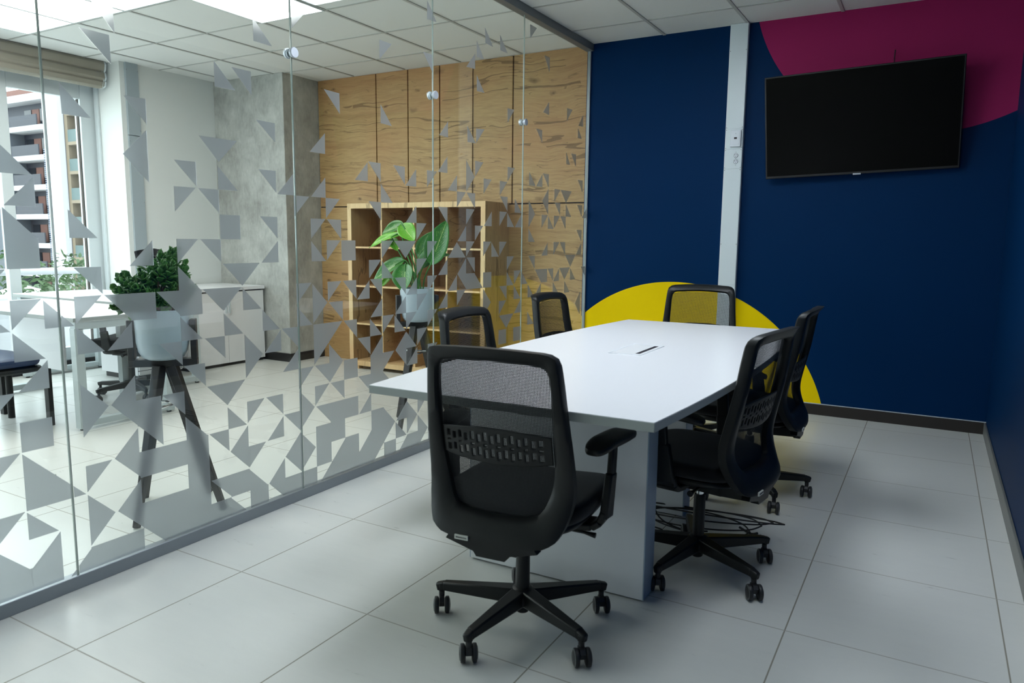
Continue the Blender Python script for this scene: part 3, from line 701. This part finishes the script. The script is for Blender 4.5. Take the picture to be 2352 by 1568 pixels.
CH = [  # x, y, rz, star, dz, label
    (-1.050, 1.920, 5, 44, 0, 'black mesh-back office chair nearest the camera, its back to it, at the near table end'),
    (-.690, 2.62, 82, -41, 0, 'black mesh-back office chair on the right side of the table, nearer of the two there'),
    (-.715, 3.58, 90, -71, 0, 'black mesh-back office chair on the right side of the table, farther of the two there'),
    (-1.600, 2.780, -88, 107, -.02, 'black mesh-back office chair between the table and the glass, nearer of the two there'),
    (-1.74, 3.89, -90, 100, -.02, 'black mesh-back office chair between the table and the glass, farther of the two there'),
    (-1.19, 4.24, 190, 20, .03, 'black mesh-back office chair at the far end of the table before the yellow circle'),
]
for i, (x, y, rz, st, dz, lab) in enumerate(CH):
    c = proto if i == 0 else copy_tree(proto)
    c.location = (x, y, 0); c.rotation_euler = (0, 0, math.radians(rz)); tag(c, lab, 'chair', 'black mesh chairs around the meeting table')
    for ch in kids(c):
        nm = ch.name.split('.')[0]
        if nm == 'star_base': ch.rotation_euler = (0, 0, math.radians(st))
        elif nm != 'gas_column': ch.location.z += dz

# ================================================================== MEETING TABLE
tb = thing('meeting_table', 'long white boat-shaped meeting table with grey edge on panel legs', 'table', (-1.075, 2.945, 0), math.radians(.8))
def boat(hl=1.182, he=.468, bulge=.062, n=22):
    pts = [(he+bulge*(1-(2*k/n-1)**2), -hl+2*hl*k/n) for k in range(n+1)]
    return pts+[(-x, y) for x, y in pts[::-1]]
pl_ = boat()
hx0, hx1, hy0, hy1 = -.075, .065, -.135, .185   # cable hatch
bm = BM(); prism(bm, pl_, .7235, .7485); obj('edge_band', bm, 'edge', tb, smooth=True, bevel=.001)
bm = BM(); prism(bm, [(x*.999, y*.9995) for x, y in pl_], .7470, .7502); obj('tabletop', bm, 'white_top', tb, bevel=.0006)
ht = bpy.data.objects.new('x', None); bpy.data.objects.remove(ht)
bm = BM(); box(bm, hx0, hy0, .7500, hx1, hy1, .7516); hb = obj('cable_hatch', bm, 'white_lam', tb, bevel=.0006)
bm = BM()
for c6 in ((hx0, hy0, .7512, hx1, hy0+.004, .7522), (hx0, hy1-.004, .7512, hx1, hy1, .7522), (hx0, hy0, .7512, hx0+.004, hy1, .7522), (hx1-.004, hy0, .7512, hx1, hy1, .7522)): box(bm, *c6)
obj('rim', bm, 'plate', hb, bevel=.0004)
bm = BM(); box(bm, .030, -.095, .7512, .047, .155, .7522); obj('slot', bm, 'dark_hole', hb, smooth=False)
def leg(x0, x1, y0, y1):
    o = bxo('panel_leg', 'white_lam', (x0+.004, y0, .006, x1-.004, y1, .7235), tb, bevel=.001)
    for a, b in ((x0, x0+.004), (x1-.004, x1)): bxo('edge_strip', 'blue_edge', (a, y0+.0005, .006, b, y1-.0005, .7233), o, bevel=.0008)
    bxo('foot_plate', 'black', (x0+.01, y0+.01, 0, x1-.01, y1-.01, .006), o, bevel=0)
leg(-.395, .298, -.697, -.597)
leg(-.300, .195, .135, .235)
bxo('cross_beam', 'desk_frame', (-.08, -.597, .60, -.04, .135, .70), tb, bevel=.002)
# cables hanging and coiled below
cb = thing('power_cables', 'tangle of thin black cables with a red plug on the floor under the table', 'cables', (-.84, 2.98, 0))
random.seed(3)
bm = BM()
def spl(pts, n=10):
    pts = [Vector(p_) for p_ in pts]; out = []
    for i in range(len(pts)-1):
        p0 = pts[max(i-1, 0)]; p1 = pts[i]; p2 = pts[i+1]; p3 = pts[min(i+2, len(pts)-1)]
        for k in range(n):
            t = k/n; out.append(.5*((2*p1)+(-p0+p2)*t+(2*p0-5*p1+4*p2-p3)*t*t+(-p0+3*p1-3*p2+p3)*t**3))
    return out+[pts[-1]]
for k in range(4):
    r_ = .15+.022*k; o1, o2 = .05+.01*k, .012*k
    tube(bm, spl([(r_*1.45*math.cos(a)+o1, r_*.42*math.sin(a)+o2, .010+.012*k+.05*(1+math.sin(a+.9*k))*.5) for a in [q*PI/5 for q in range(11)]], 8), .0032, 8)
tube(bm, spl([(-.10, .02, .70), (-.11, .03, .5), (-.14, .0, .25), (-.12, -.04, .06), (0, -.06, .012), (.10, -.02, .01)]), .0034, 8)
tube(bm, spl([(-.12, .04, .70), (-.15, .03, .4), (-.19, -.02, .16), (-.16, -.08, .03), (-.07, -.10, .008), (-.13, -.14, .008)]), .0034, 8)
tube(bm, spl([(.22, .02, .04), (.27, .0, .03), (.30, -.02, .045)]), .005, 8)
obj('cord', bm, 'cable', cb)
bm = BM(); box(bm, -.175, -.17, .003, -.128, -.14, .018); tag(obj('plug', bm, 'red', cb, bevel=.004), 'dull red plug')

# ================================================================== OFFICE FURNITURE
# ---- oak cube shelf
X0, X1, Y0, Y1, ZT = -4.715, -3.222, 5.165, 5.555, 1.527
sh = thing('cube_shelf', 'oak bookcase of sixteen empty square compartments against the oak wall', 'shelf', ((X0+X1)/2, (Y0+Y1)/2, 0))
cx_, cy_ = (X0+X1)/2, (Y0+Y1)/2
def sb(n_, m, x0, y0, z0, x1, y1, z1, par=sh, bv=.001): return bxo(n_, m, (x0-cx_, y0-cy_, z0, x1-cx_, y1-cy_, z1), par, bevel=bv)
for n_, a, b in (('side_panel', X0, X0+.045), ('side_panel', X1-.045, X1)):
    sb(n_, 'oak_side', a, Y0+.003, .022, b, Y1, ZT-.045); sb('edge_trim', 'oak_edge', a, Y0, .022, b, Y0+.003, ZT-.045)
sb('top_panel', 'oak_side', X0, Y0+.003, ZT-.045, X1, Y1, ZT); sb('edge_trim', 'oak_edge', X0, Y0, ZT-.045, X1, Y0+.003, ZT)
sb('bottom_panel', 'oak_edge', X0+.045, Y0, .035, X1-.045, Y1, .080)
sb('back_panel', 'oak_shelf', X0+.045, Y1-.006, .08, X1-.045, Y1-.001, ZT-.045)
xs = [-4.321, -3.960, -3.612]; zs = [.429, .777, 1.131]
for x in xs: sb('divider', 'oak_shelf', x-.008, Y0+.008, .08, x+.008, Y1-.006, ZT-.045); sb('edge_trim', 'oak_edge', x-.008, Y0+.004, .08, x+.008, Y0+.008, ZT-.045)
bx_ = [X0+.045]+[q for x in xs for q in (x-.008, x+.008)]+[X1-.045]
for z in zs:
    for i in range(4):
        s_ = sb('shelf_board', 'oak_shelf', bx_[2*i], Y0+.008, z-.008, bx_[2*i+1], Y1-.006, z+.008)
        o_ = sb('edge_trim', 'oak_edge', bx_[2*i], Y0+.004, z-.008, bx_[2*i+1], Y0+.008, z+.008)
for x in (X0+.03, -4.0, X1-.09): sb('foot', 'oak_edge', x, Y0+.02, 0, x+.06, Y0+.08, .036)
for x in (X0+.03, X1-.09): sb('foot', 'oak_edge', x, Y1-.09, 0, x+.06, Y1-.03, .036)

# ---- white sideboard by the concrete pillar
cb_ = thing('sideboard', 'white low sideboard with overhanging top against the white wall by the concrete pillar', 'cabinet', (-6.06, 4.63, 0))
def cbx(n_, m, x0, y0, z0, x1, y1, z1, par=cb_, bv=.0015): return bxo(n_, m, (x0+6.06, y0-4.63, z0, x1+6.06, y1-4.63, z1), par, bevel=bv)
cbx('carcass', 'white_lam', -6.37, 4.205, .03, -5.765, 5.068, .700)
cbx('plinth', 'black', -6.35, 4.215, 0, -5.775, 5.06, .03)
cbx('reveal', 'dark_hole', -6.36, 4.21, .700, -5.77, 5.063, .712)
cbx('top', 'white_top', -6.385, 4.195, .712, -5.735, 5.078, .744)
d1 = cbx('door', 'white_lam', -5.765, 4.210, .03, -5.745, 4.6345, .698); d2 = cbx('door', 'white_lam', -5.765, 4.6385, .03, -5.745, 5.066, .698)
for d, y in ((d1, 4.615), (d2, 4.658)): cbx('handle', 'desk_frame', -5.745, y-.006, .50, -5.729, y+.006, .66, d, .002)
# ---- mobile drawer pedestal
pd = thing('drawer_pedestal', 'white drawer pedestal standing behind the jade plant stand, left of the sideboard', 'drawer unit', (-5.98, 3.86, 0))
def pbx(n_, m, x0, y0, z0, x1, y1, z1, par=pd, bv=.002): return bxo(n_, m, (x0+5.98, y0-3.86, z0, x1+5.98, y1-3.86, z1), par, bevel=bv)
pbx('body', 'white_lam', -6.25, 3.70, .045, -5.735, 4.12, .60); pbx('base', 'black', -6.22, 3.72, .0, -5.75, 4.10, .045)
for z0, z1 in ((.055, .085), (.09, .32), (.33, .585)):
    d = pbx('drawer', 'white_lam', -5.735, 3.705, z0, -5.718, 4.115, z1); pbx('gap_line', 'dark_hole', -5.7345, 3.70, z1, -5.725, 4.12, z1+.004, d, 0)
    pbx('pull', 'desk_frame', -5.718, 4.09, z0+.005, -5.708, 4.105, z1-.005, d, .001)
# ---- desks
def desk(label, x0, x1, y0, y1, zt, modesty=None):
    cx, cy = (x0+x1)/2, (y0+y1)/2
    t = thing('office_desk', label, 'desk', (cx, cy, 0), 0, 'white office desks')
    def B(n_, m, a, b, c, d, e, f, par=t, bv=.002): return bxo(n_, m, (a-cx, b-cy, c, d-cx, e-cy, f), par, bevel=bv)
    B('desktop', 'white_top', x0, y0, zt-.028, x1, y1, zt); B('edge_band', 'edge', x0-.001, y0-.001, zt-.027, x1+.001, y1+.001, zt-.002)
    for xa in (x0+.02, x1-.075):
        f_ = B('leg_frame', 'desk_frame', xa, y0+.02, zt-.078, xa+.055, y1-.02, zt-.028)
        for ya in (y0+.015, y1-.07): 
            B('post', 'desk_frame', xa, ya, .012, xa+.055, ya+.055, zt-.070, f_); 
            bm = BM(); tube(bm, [(xa+.027-cx, ya+.027-cy, 0), (xa+.027-cx, ya+.027-cy, .014)], .016, 14); obj('levelling_foot', bm, 'black', f_)
        B('floor_bar', 'desk_frame', xa, y0+.07, .020, xa+.055, y1-.07, .060, f_)
    B('rear_rail', 'desk_frame', x0+.07, y1-.09, zt-.07, x1-.07, y1-.05, zt-.03)
    if modesty: B('modesty_panel', 'white_lam', *modesty)
    return t
desk('white office desk on grey steel frame nearest the glass, behind the first glass joint', -6.15, -4.515, 2.515, 3.20, .712, (-6.12, 2.93, .235, -5.41, 2.95, .672))
desk('white office desk close along the window, behind the nearest desk', -6.72, -5.25, 3.262, 3.98, .722)
# ---- blue visitor chair
vc = thing('visitor_chair', 'low dark chair with navy cushion before the office desk, at the left picture edge', 'chair', (-5.14, 2.27, 0))
bm = BM(); superq(bm, .30, .25, .395, .455, 0, 5.5, 48, .008); obj('seat', bm, 'seat_blue', vc)
bm = BM(); superq(bm, .305, .255, .355, .393, 0, 6, 48, 0); obj('seat_frame', bm, 'plastic', vc)
for x, y in ((.285, .25), (-.285, .25), (.285, -.24), (-.285, -.24)):
    bm = BM(); beam(bm, (x*1.0, y, 0), (x, y, .37), .028, .05, up=Vector((1, 0, 0))); obj('leg', bm, 'plastic', vc, bevel=.003)
bm = BM(); tube(bm, [(-.13, .22, .0), (-.13, .22, .37)], .021, 18); obj('leg', bm, 'plastic', vc)
# ---- black swivel chair with headrest at the office desk
oc = copy_tree(proto); oc.name = 'desk_chair'
if 'group' in oc: del oc['group']
tag(oc, 'black swivel chair with headrest at the office desk, behind the jade plant', 'chair'); oc.location = (-5.235, 3.33, 0)
oc.rotation_euler = (0, 0, math.radians(116))
for ch in kids(oc):
    nm = ch.name.split('.')[0]
    if nm == 'star_base': ch.rotation_euler = (0, 0, math.radians(85))
    if nm in ('back_frame', 'mesh_panel', 'lumbar_support'): ch.location.z += .03; ch.location.y += .035
bm = BM()
def hr(u, v):
    a = (u*2-1); x = a*.155; z = 1.055+(v-.5)*.13*(1-.25*a*a); return (x, -.205+.9*x*x+.02*(v-.5), z)
grid(bm, hr, 16, 8); obj('headrest', bm, 'fabric', oc, solid=.03, bevel=.004)
bm = BM(); tube(bm, spl([(0, -.21, .93), (0, -.265, .99), (0, -.26, 1.05), (0, -.225, 1.06)]), .011, 10)
for s in (-1, 1): tube(bm, spl([(0, -.262, .97), (s*.06, -.27, 1.03), (s*.075, -.245, 1.10), (s*.07, -.215, 1.11)]), .006, 8)
obj('headrest_bracket', bm, 'plastic', oc)

# ================================================================== PLANT STANDS AND PLANTS
def plant_stand(label, x, y, rz, angs):
    t = thing('plant_stand', label, 'plant stand', (x, y, 0), rz, 'black wooden plant stands')
    # cradle: a bar with two upturned ends
    R_ = Matrix.Rotation(math.radians(46)-rz, 3, 'Z')
    bm = BM(); obox(bm, R_ @ Vector((0, 0, .666)), (.274, .060, .032), R_); obj('cradle_bar', bm, 'stand', t, bevel=.003)
    for s in (-1, 1): bm = BM(); obox(bm, R_ @ Vector((s*.1245, 0, .768)), (.025, .055, .172), R_); obj('cradle_upright', bm, 'stand', t, bevel=.003)
    for a in angs:
        a = math.radians(a)-rz; d = Vector((math.cos(a), math.sin(a), 0)); e_ = Vector((-math.sin(a), math.cos(a), 0))
        bm = BM(); beam(bm, d*.035+Vector((0, 0, .652)), d*.232+Vector((0, 0, .001)), .042, .040, .026, .024, up=e_); obj('leg', bm, 'stand', t, bevel=.003)
    bm = BM()
    for k in range(2):
        a = math.radians(angs[k])-rz; d = Vector((math.cos(a), math.sin(a), 0)); z = .47+.02*k; tube(bm, [d*-.09+Vector((0, 0, z)), d*.09+Vector((0, 0, z))], .006, 8)
    c = obj('tie_rod', bm, 'chrome', t); tag(c, 'metal tie rods')
    return t
def pot(label, name, x, y, z0=.682, r=.106, h=.215):
    t = thing(name, label, 'potted plant', (x, y, z0))
    bm = BM(); lathe(bm, [(0, 0), (r*.62, 0), (r*.80, .010), (r*.93, .035), (r, .075), (r*1.04, h), (r*1.01, h+.002), (r*.97, h-.004), (r*.93, h*.6), (0, h*.6)], 48); obj('pot', bm, 'pot', t)
    bm = BM(); lathe(bm, [(r*.94, h-.03), (r*.5, h-.022), (0, h-.02)], 32); obj('soil', bm, 'soil', t, solid=.004)
    return t
S1 = (-2.885, 1.985); S2 = (-2.885, 3.80)
plant_stand('black wooden four-legged plant stand holding the jade plant, before the white desk', S1[0], S1[1], math.radians(0), (-71, 30, 100, 174))
plant_stand('black wooden four-legged plant stand holding the broad-leaved plant, before the oak shelf', S2[0], S2[1], math.radians(0), (-83, 18, 88, 162))
# jade plant: many small oval leaves in clusters
pj = pot('bushy jade plant with small glossy dark green leaves in pale blue-grey pot', 'jade_plant', *S1)
random.seed(11)
lb = BM(); lay = lb.loops.layers.uv.verify(); sbm = BM()
def leaf(bm, base, d, nrm, ln, wd, cup=.15, droop=0., nu=4, nv=6, wave=0, tipp=.85):
    d = d.normalized(); s = d.cross(nrm).normalized(); n_ = s.cross(d).normalized()
    def f(u, v):
        a = u*2-1; w = wd*math.sin(PI*min(1, v**tipp))**.75 if 0 < v < 1 else 0
        w = max(w, wd*.02)
        p_ = base+d*ln*v*(1-.12*abs(droop)*v)+n_*(cup*wd*a*a*(w/wd)) - Vector((0, 0, 1))*droop*ln*v*v + s*a*w/2
        if wave: p_ += n_*wave*math.sin(v*9+a*2)*abs(a)*.5
        return p_
    grid(bm, f, nu, nv, uv=True)
tips = []
for (cx, cy, cz), r_, n_ in (((0.02, -.135, .325), .085, 11), ((0, .02, .370), .10, 14), ((0.04, -.05, .285), .10, 9), ((.02, .10, .285), .06, 5), ((.05, -.19, .265), .05, 6), ((-.04, -.06, .31), .10, 6), ((.0, .04, .425), .05, 6)):
    for _ in range(n_):
        tips.append(Vector((cx, cy, cz))+Vector((random.gauss(0, 1), random.gauss(0, 1), random.gauss(0, .8))).normalized()*r_*random.uniform(.35, 1))
for T in tips:
    b0 = Vector((random.uniform(-.04, .04), random.uniform(-.04, .04), .19)); mid = (b0+T)/2+Vector((random.uniform(-.02, .02), random.uniform(-.02, .02), .01))
    tube(sbm, spl([b0, mid, T], 4), [.0045]*4+[.0035]*4+[.002], 6)
    ax = (T-mid).normalized(); k0 = random.random()*6
    for q in range(15):
        t_ = q/14; a = k0+q*2.4; pos = T-ax*(.075*(1-t_)); sd = ax.orthogonal().normalized(); sd = Matrix.Rotation(a, 3, ax) @ sd
        dd = (sd*(1.0-.75*t_)+ax*(.35+1.1*t_)).normalized()
        leaf(lb, pos, dd, ax+Vector((0, 0, .01)), random.uniform(.044, .060)*(1-.25*t_), random.uniform(.026, .033), .25, 0, 4, 5, tipp=1.25)
o = obj('foliage', lb, 'leaf_small', pj, angle=60, solid=.0016); obj('stems', sbm, 'stem_brown', pj)
# broad-leaved plant: each big leaf a part
pb = pot('broad-leaved plant with pale-spotted green leaves in pale blue-grey pot', 'broadleaf_plant', *S2)
O = Vector((S2[0], S2[1], .682))
BL = [  # leaf base, tip, width, normal hint, droop, material
    ((-2.771, 3.79, 1.050), (-2.650, 3.80, 1.335), .150, (.35, -1, .1), .02, 'leaf_big', .01),
    ((-2.931, 3.87, 1.085), (-2.815, 3.88, 1.260), .115, (.1, -1, .5), .0, 'leaf_big', .01),
    ((-3.030, 3.86, 1.300), (-3.200, 3.83, 1.262), .105, (0, -.8, .6), .12, 'leaf_big', .01),
    ((-3.010, 3.80, 1.305), (-2.872, 3.76, 1.195), .115, (-.1, -.7, .8), -.02, 'leaf_bright', .01),
    ((-3.000, 3.78, 1.240), (-3.225, 3.73, 1.175), .095, (0, -.6, .8), .10, 'leaf_bright', .015),
    ((-2.967, 3.78, 1.075), (-3.205, 3.74, .965), .120, (.1, -.8, .6), .12, 'leaf_big', .012),
    ((-2.945, 3.76, 1.055), (-2.925, 3.71, .880), .165, (0, -1, .35), .02, 'leaf_big', .01),
    ((-3.080, 3.80, .975), (-3.160, 3.76, .895), .060, (0, -.8, .6), .0, 'leaf_bright', .006),
    ((-3.095, 3.81, 1.215), (-3.010, 3.76, 1.135), .065, (0, -.7, .7), .0, 'leaf_bright', .006),
    ((-2.890, 3.86, 1.020), (-2.870, 3.95, 1.230), .110, (.1, .6, .6), .05, 'leaf_big', .01),
    ((-2.850, 3.84, 1.060), (-2.720, 3.96, 1.130), .110, (0, .3, 1), .1, 'leaf_big', .01)]
for i, (b, t_, w, nn_, dr, mm, wv) in enumerate(BL):
    b = Vector(b)-O; t_ = Vector(t_)-O; lf = BM()
    leaf(lf, b, t_-b, Vector(nn_), (t_-b).length, w, .18, dr, 8, 16, wv*.6, tipp=.82)
    bm = BM(); r0 = Vector((random.uniform(-.03, .03), random.uniform(-.03, .03), .195)); mid = r0*.4+b*.6+Vector((0, 0, .03))
    tube(bm, spl([r0, Vector((r0.x*.7+mid.x*.3, r0.y*.7+mid.y*.3, (r0.z+mid.z)/2+.01)), mid, b, b+(t_-b)*.3], 6), .0045, 8)
    lo = obj('leaf', lf, mm, pb, angle=80, solid=.0012); obj('leaf_stalk', bm, 'stem_green', lo)

# ================================================================== OUTSIDE THE WINDOW
struct(bxo('ground', 'paving', (-160, -80, -6.3, -14, 140, -6.2), bevel=0))
def part(n_, m, c6, par, o3, bv=0): return bxo(n_, m, tuple(c6[i]-o3[i % 3] for i in range(6)), par, bevel=bv, smooth=False)
# charcoal and white apartment block
oA = (-82, 44, -6.2)
bA = thing('apartment_block', 'charcoal apartment block with white floor bands, left in the window', 'building', oA)
def pa(n_, m, *c): return part(n_, m, c, bA, oA)
pa('core', 'b_dark', -96, 41.2, -6.2, -73.9, 52, 14.0)
pa('roof_band', 'b_white', -96, 39.9, 14.0, -73.7, 52, 14.65); pa('roof_house', 'b_brick', -95, 42, 14.65, -76.5, 50, 15.9)
pa('stair_tower', 'b_grey', -96, 39.7, -6.2, -79.9, 41.2, 11.2)
for k in range(7):
    z = 11.16-2.79*k
    s_ = pa('floor_band', 'b_white', -79.9+(.0 if k else 0), 39.6, z, -73.7, 41.3, z+.47)
    part('balcony_front', 'b_dark', (-79.6, 39.75, z+.47, -74.8, 39.85, z+1.5), s_, oA)
    for x in (-79.4, -78.0, -76.6, -75.2): part('window', 'b_glass' if x != -78.0 else 'b_brick', (x, 41.1, z+.6, x+1.25, 41.19, z+2.3), s_, oA)
# white tower with louvres
oT = (-61.5, 37, -6.2)
bT = thing('white_tower', 'tall white windowless tower with a grey louvred strip, centre of the window', 'building', oT)
part('tower_wall', 'b_white', (-62.55, 34, -6.2, -60.48, 34.48, 22), bT, oT)
bm = BM()
for k in range(90): box(bm, -63.35-oT[0], 34.3-oT[1], .1+k*.16, -62.55-oT[0], 34.38-oT[1], .19+k*.16)
obj('louvres', bm, 'grille', bT, smooth=False)
part('louvre_backing', 'b_dark', (-63.3, 34.45, -6.2, -62.55, 34.6, 14.6-6.2), bT, oT)
# cream block with balconies
oC = (-58, 38, -6.2)
bC = thing('cream_apartment_block', 'cream apartment block with stacked balconies, right in the window', 'building', oC)
part('core', 'b_beige', (-60.45, 36.2, -6.2, -52, 42, 15), bC, oC)
part('side_pier', 'b_beige', (-60.45, 34.5, -6.2, -60.05, 36.2, 15), bC, oC); part('side_pier', 'b_beige', (-57.95, 34.5, -6.2, -57.55, 36.2, 15), bC, oC)
for k in range(9):
    z = 10.9-2.28*k
    s_ = part('balcony_slab', 'b_beige', (-60.05, 34.4, z-.25, -57.95, 36.2, z), bC, oC)
    part('railing', 'b_rail', (-60.0, 34.45, z, -58.0, 34.5, z+.95), s_, oC)
    part('door_glass', 'b_green', (-59.5, 36.1, z, -58.9, 36.19, z+1.8), s_, oC); part('curtain', 'curtain', (-58.9, 36.1, z, -58.1, 36.18, z+1.8), s_, oC)
bT.location.x -= .78; bC.location.x -= .75; bA.location.x -= .35
# balcony rail and parapet just outside
br = thing('balcony_rail', 'thick white tubular balcony rail just outside the office window', 'railing', (-8.2, 4.4, .602))
bm = BM(); tube(bm, [(0, -7, .23), (0, .7, .23)], .036, 16); obj('top_rail', bm, 'b_white', br)
for y in (-5.4, -3.6, -1.8, 0.02): bm = BM(); tube(bm, spl([(0, y, .0), (0, y, .08), (-.02, y+.03, .15), (0, y+.08, .21)]), .014, 10); obj('baluster', bm, 'b_white', br)
pp = bxo('balcony_parapet', 'b_white', (-8.35, -4, -1.2, -8.05, 7.2, .60), bevel=.04); tag(pp, 'low white parapet wall below the tubular rail outside the window', 'parapet')
bf = bxo('balcony_floor', 'b_white', (-8.35, -4, -1.5, -7.0, 7.2, -.35), bevel=0); struct(bf)
# parasols on the terrace below
def parasol(x, y, z, lab):
    t = thing('parasol', lab, 'parasol', (x, y, -6.2), .3, 'terrace parasols')
    H = z+6.2
    bm = BM(); lathe(bm, [(0, H), (.2, H-.06), (1.9, H-.62), (1.95, H-.64)], 8); obj('canopy', bm, 'canvas', t, solid=.02, smooth=False)
    bm = BM(); lathe(bm, [(1.95, H-.64), (1.96, H-.90)], 8); obj('valance', bm, 'canvas_dark', t, solid=.02, smooth=False)
    bm = BM(); tube(bm, [(0, 0, 0), (0, 0, H-.05)], .03, 10); obj('pole', bm, 'b_white', t)
parasol(-33.5, 16.6, -.85, 'white terrace parasol with dark valance, seen low between the mullion and the first glass joint')
parasol(-31, 19.0, -1.5, 'white terrace parasol with dark valance, seen low at the right edge of the window')
# planting
random.seed(5)
def crown(bm, c, r, n, sz):
    for _ in range(n):
        d = Vector((random.gauss(0, 1), random.gauss(0, 1), random.gauss(0, 1))).normalized()*random.uniform(.55, 1)
        p_ = Vector(c)+Vector((d.x*r[0], d.y*r[1], d.z*r[2])); leaf(bm, p_, Vector((random.uniform(-1, 1), random.uniform(-1, 1), random.uniform(-.8, .6))), Vector((random.uniform(-1, 1), random.uniform(-1, 1), 1)), sz*random.uniform(.7, 1.3), sz*.5, .1, 0, 2, 3)
def tree(x, y, top, r, lab, n=500, sz=.28):
    t = thing('tree', lab, 'tree', (x, y, -6.2), 0)
    H = top+6.2; bm = BM(); crown(bm, (0, 0, H-r[2]), r, n, sz); obj('foliage', bm, 'tree_leaf', t, smooth=False)
    bm = BM(); tube(bm, [(0, 0, 0), (.1, 0, H-r[2]*1.4), (0, .1, H-r[2])], [.16, .12, .06], 10)
    for k in range(5):
        a = k*1.3; tube(bm, [(0, .05, H-r[2]*1.3), (math.cos(a)*r[0]*.5, math.sin(a)*r[1]*.5, H-r[2]*.7)], [.06, .02], 6)
    obj('trunk', bm, 'bark', t)
tree(-22.5, 11.0, .85, (1.7, 1.5, 1.8), 'green tree at the left edge of the window, left of the mullion', 900, .24)
tree(-26, 14.6, .25, (1.5, 1.2, 1.2), 'green tree with loose crown below the balcony rail, right of the mullion', 600, .2)
tree(-46, 26.5, .3, (3.2, 2.5, 2.2), 'wide green tree in front of the charcoal block, farthest of the trees', 700, .45)
pm = thing('palm_plant', 'feathery palm-like plant below the balcony rail in front of the white tower', 'palm', (-20.5, 11.85, -6.2))
bm = BM()
for k in range(11):
    a = k*2.4; L_ = random.uniform(1.0, 1.5); d = Vector((math.cos(a), math.sin(a), 0)); pts = [Vector((0, 0, 5.5))+d*L_*t_*.9+Vector((0, 0, L_*(1.1*t_-.9*t_*t_))) for t_ in [q/9 for q in range(10)]]
    for i in range(1, 10):
        for s in (-1, 1):
            sd = Vector((-d.y, d.x, 0))*s; leaf(bm, pts[i], sd+d*.7+Vector((0, 0, -.2)), Vector((0, 0, 1)), .34*(1-.06*i), .05, .05, .1, 2, 3)
obj('fronds', bm, 'palm', pm, smooth=False)
bm = BM(); tube(bm, [(0, 0, 0), (.05, 0, 3), (0, 0, 5.55)], [.14, .1, .09], 10); obj('trunk', bm, 'bark', pm)
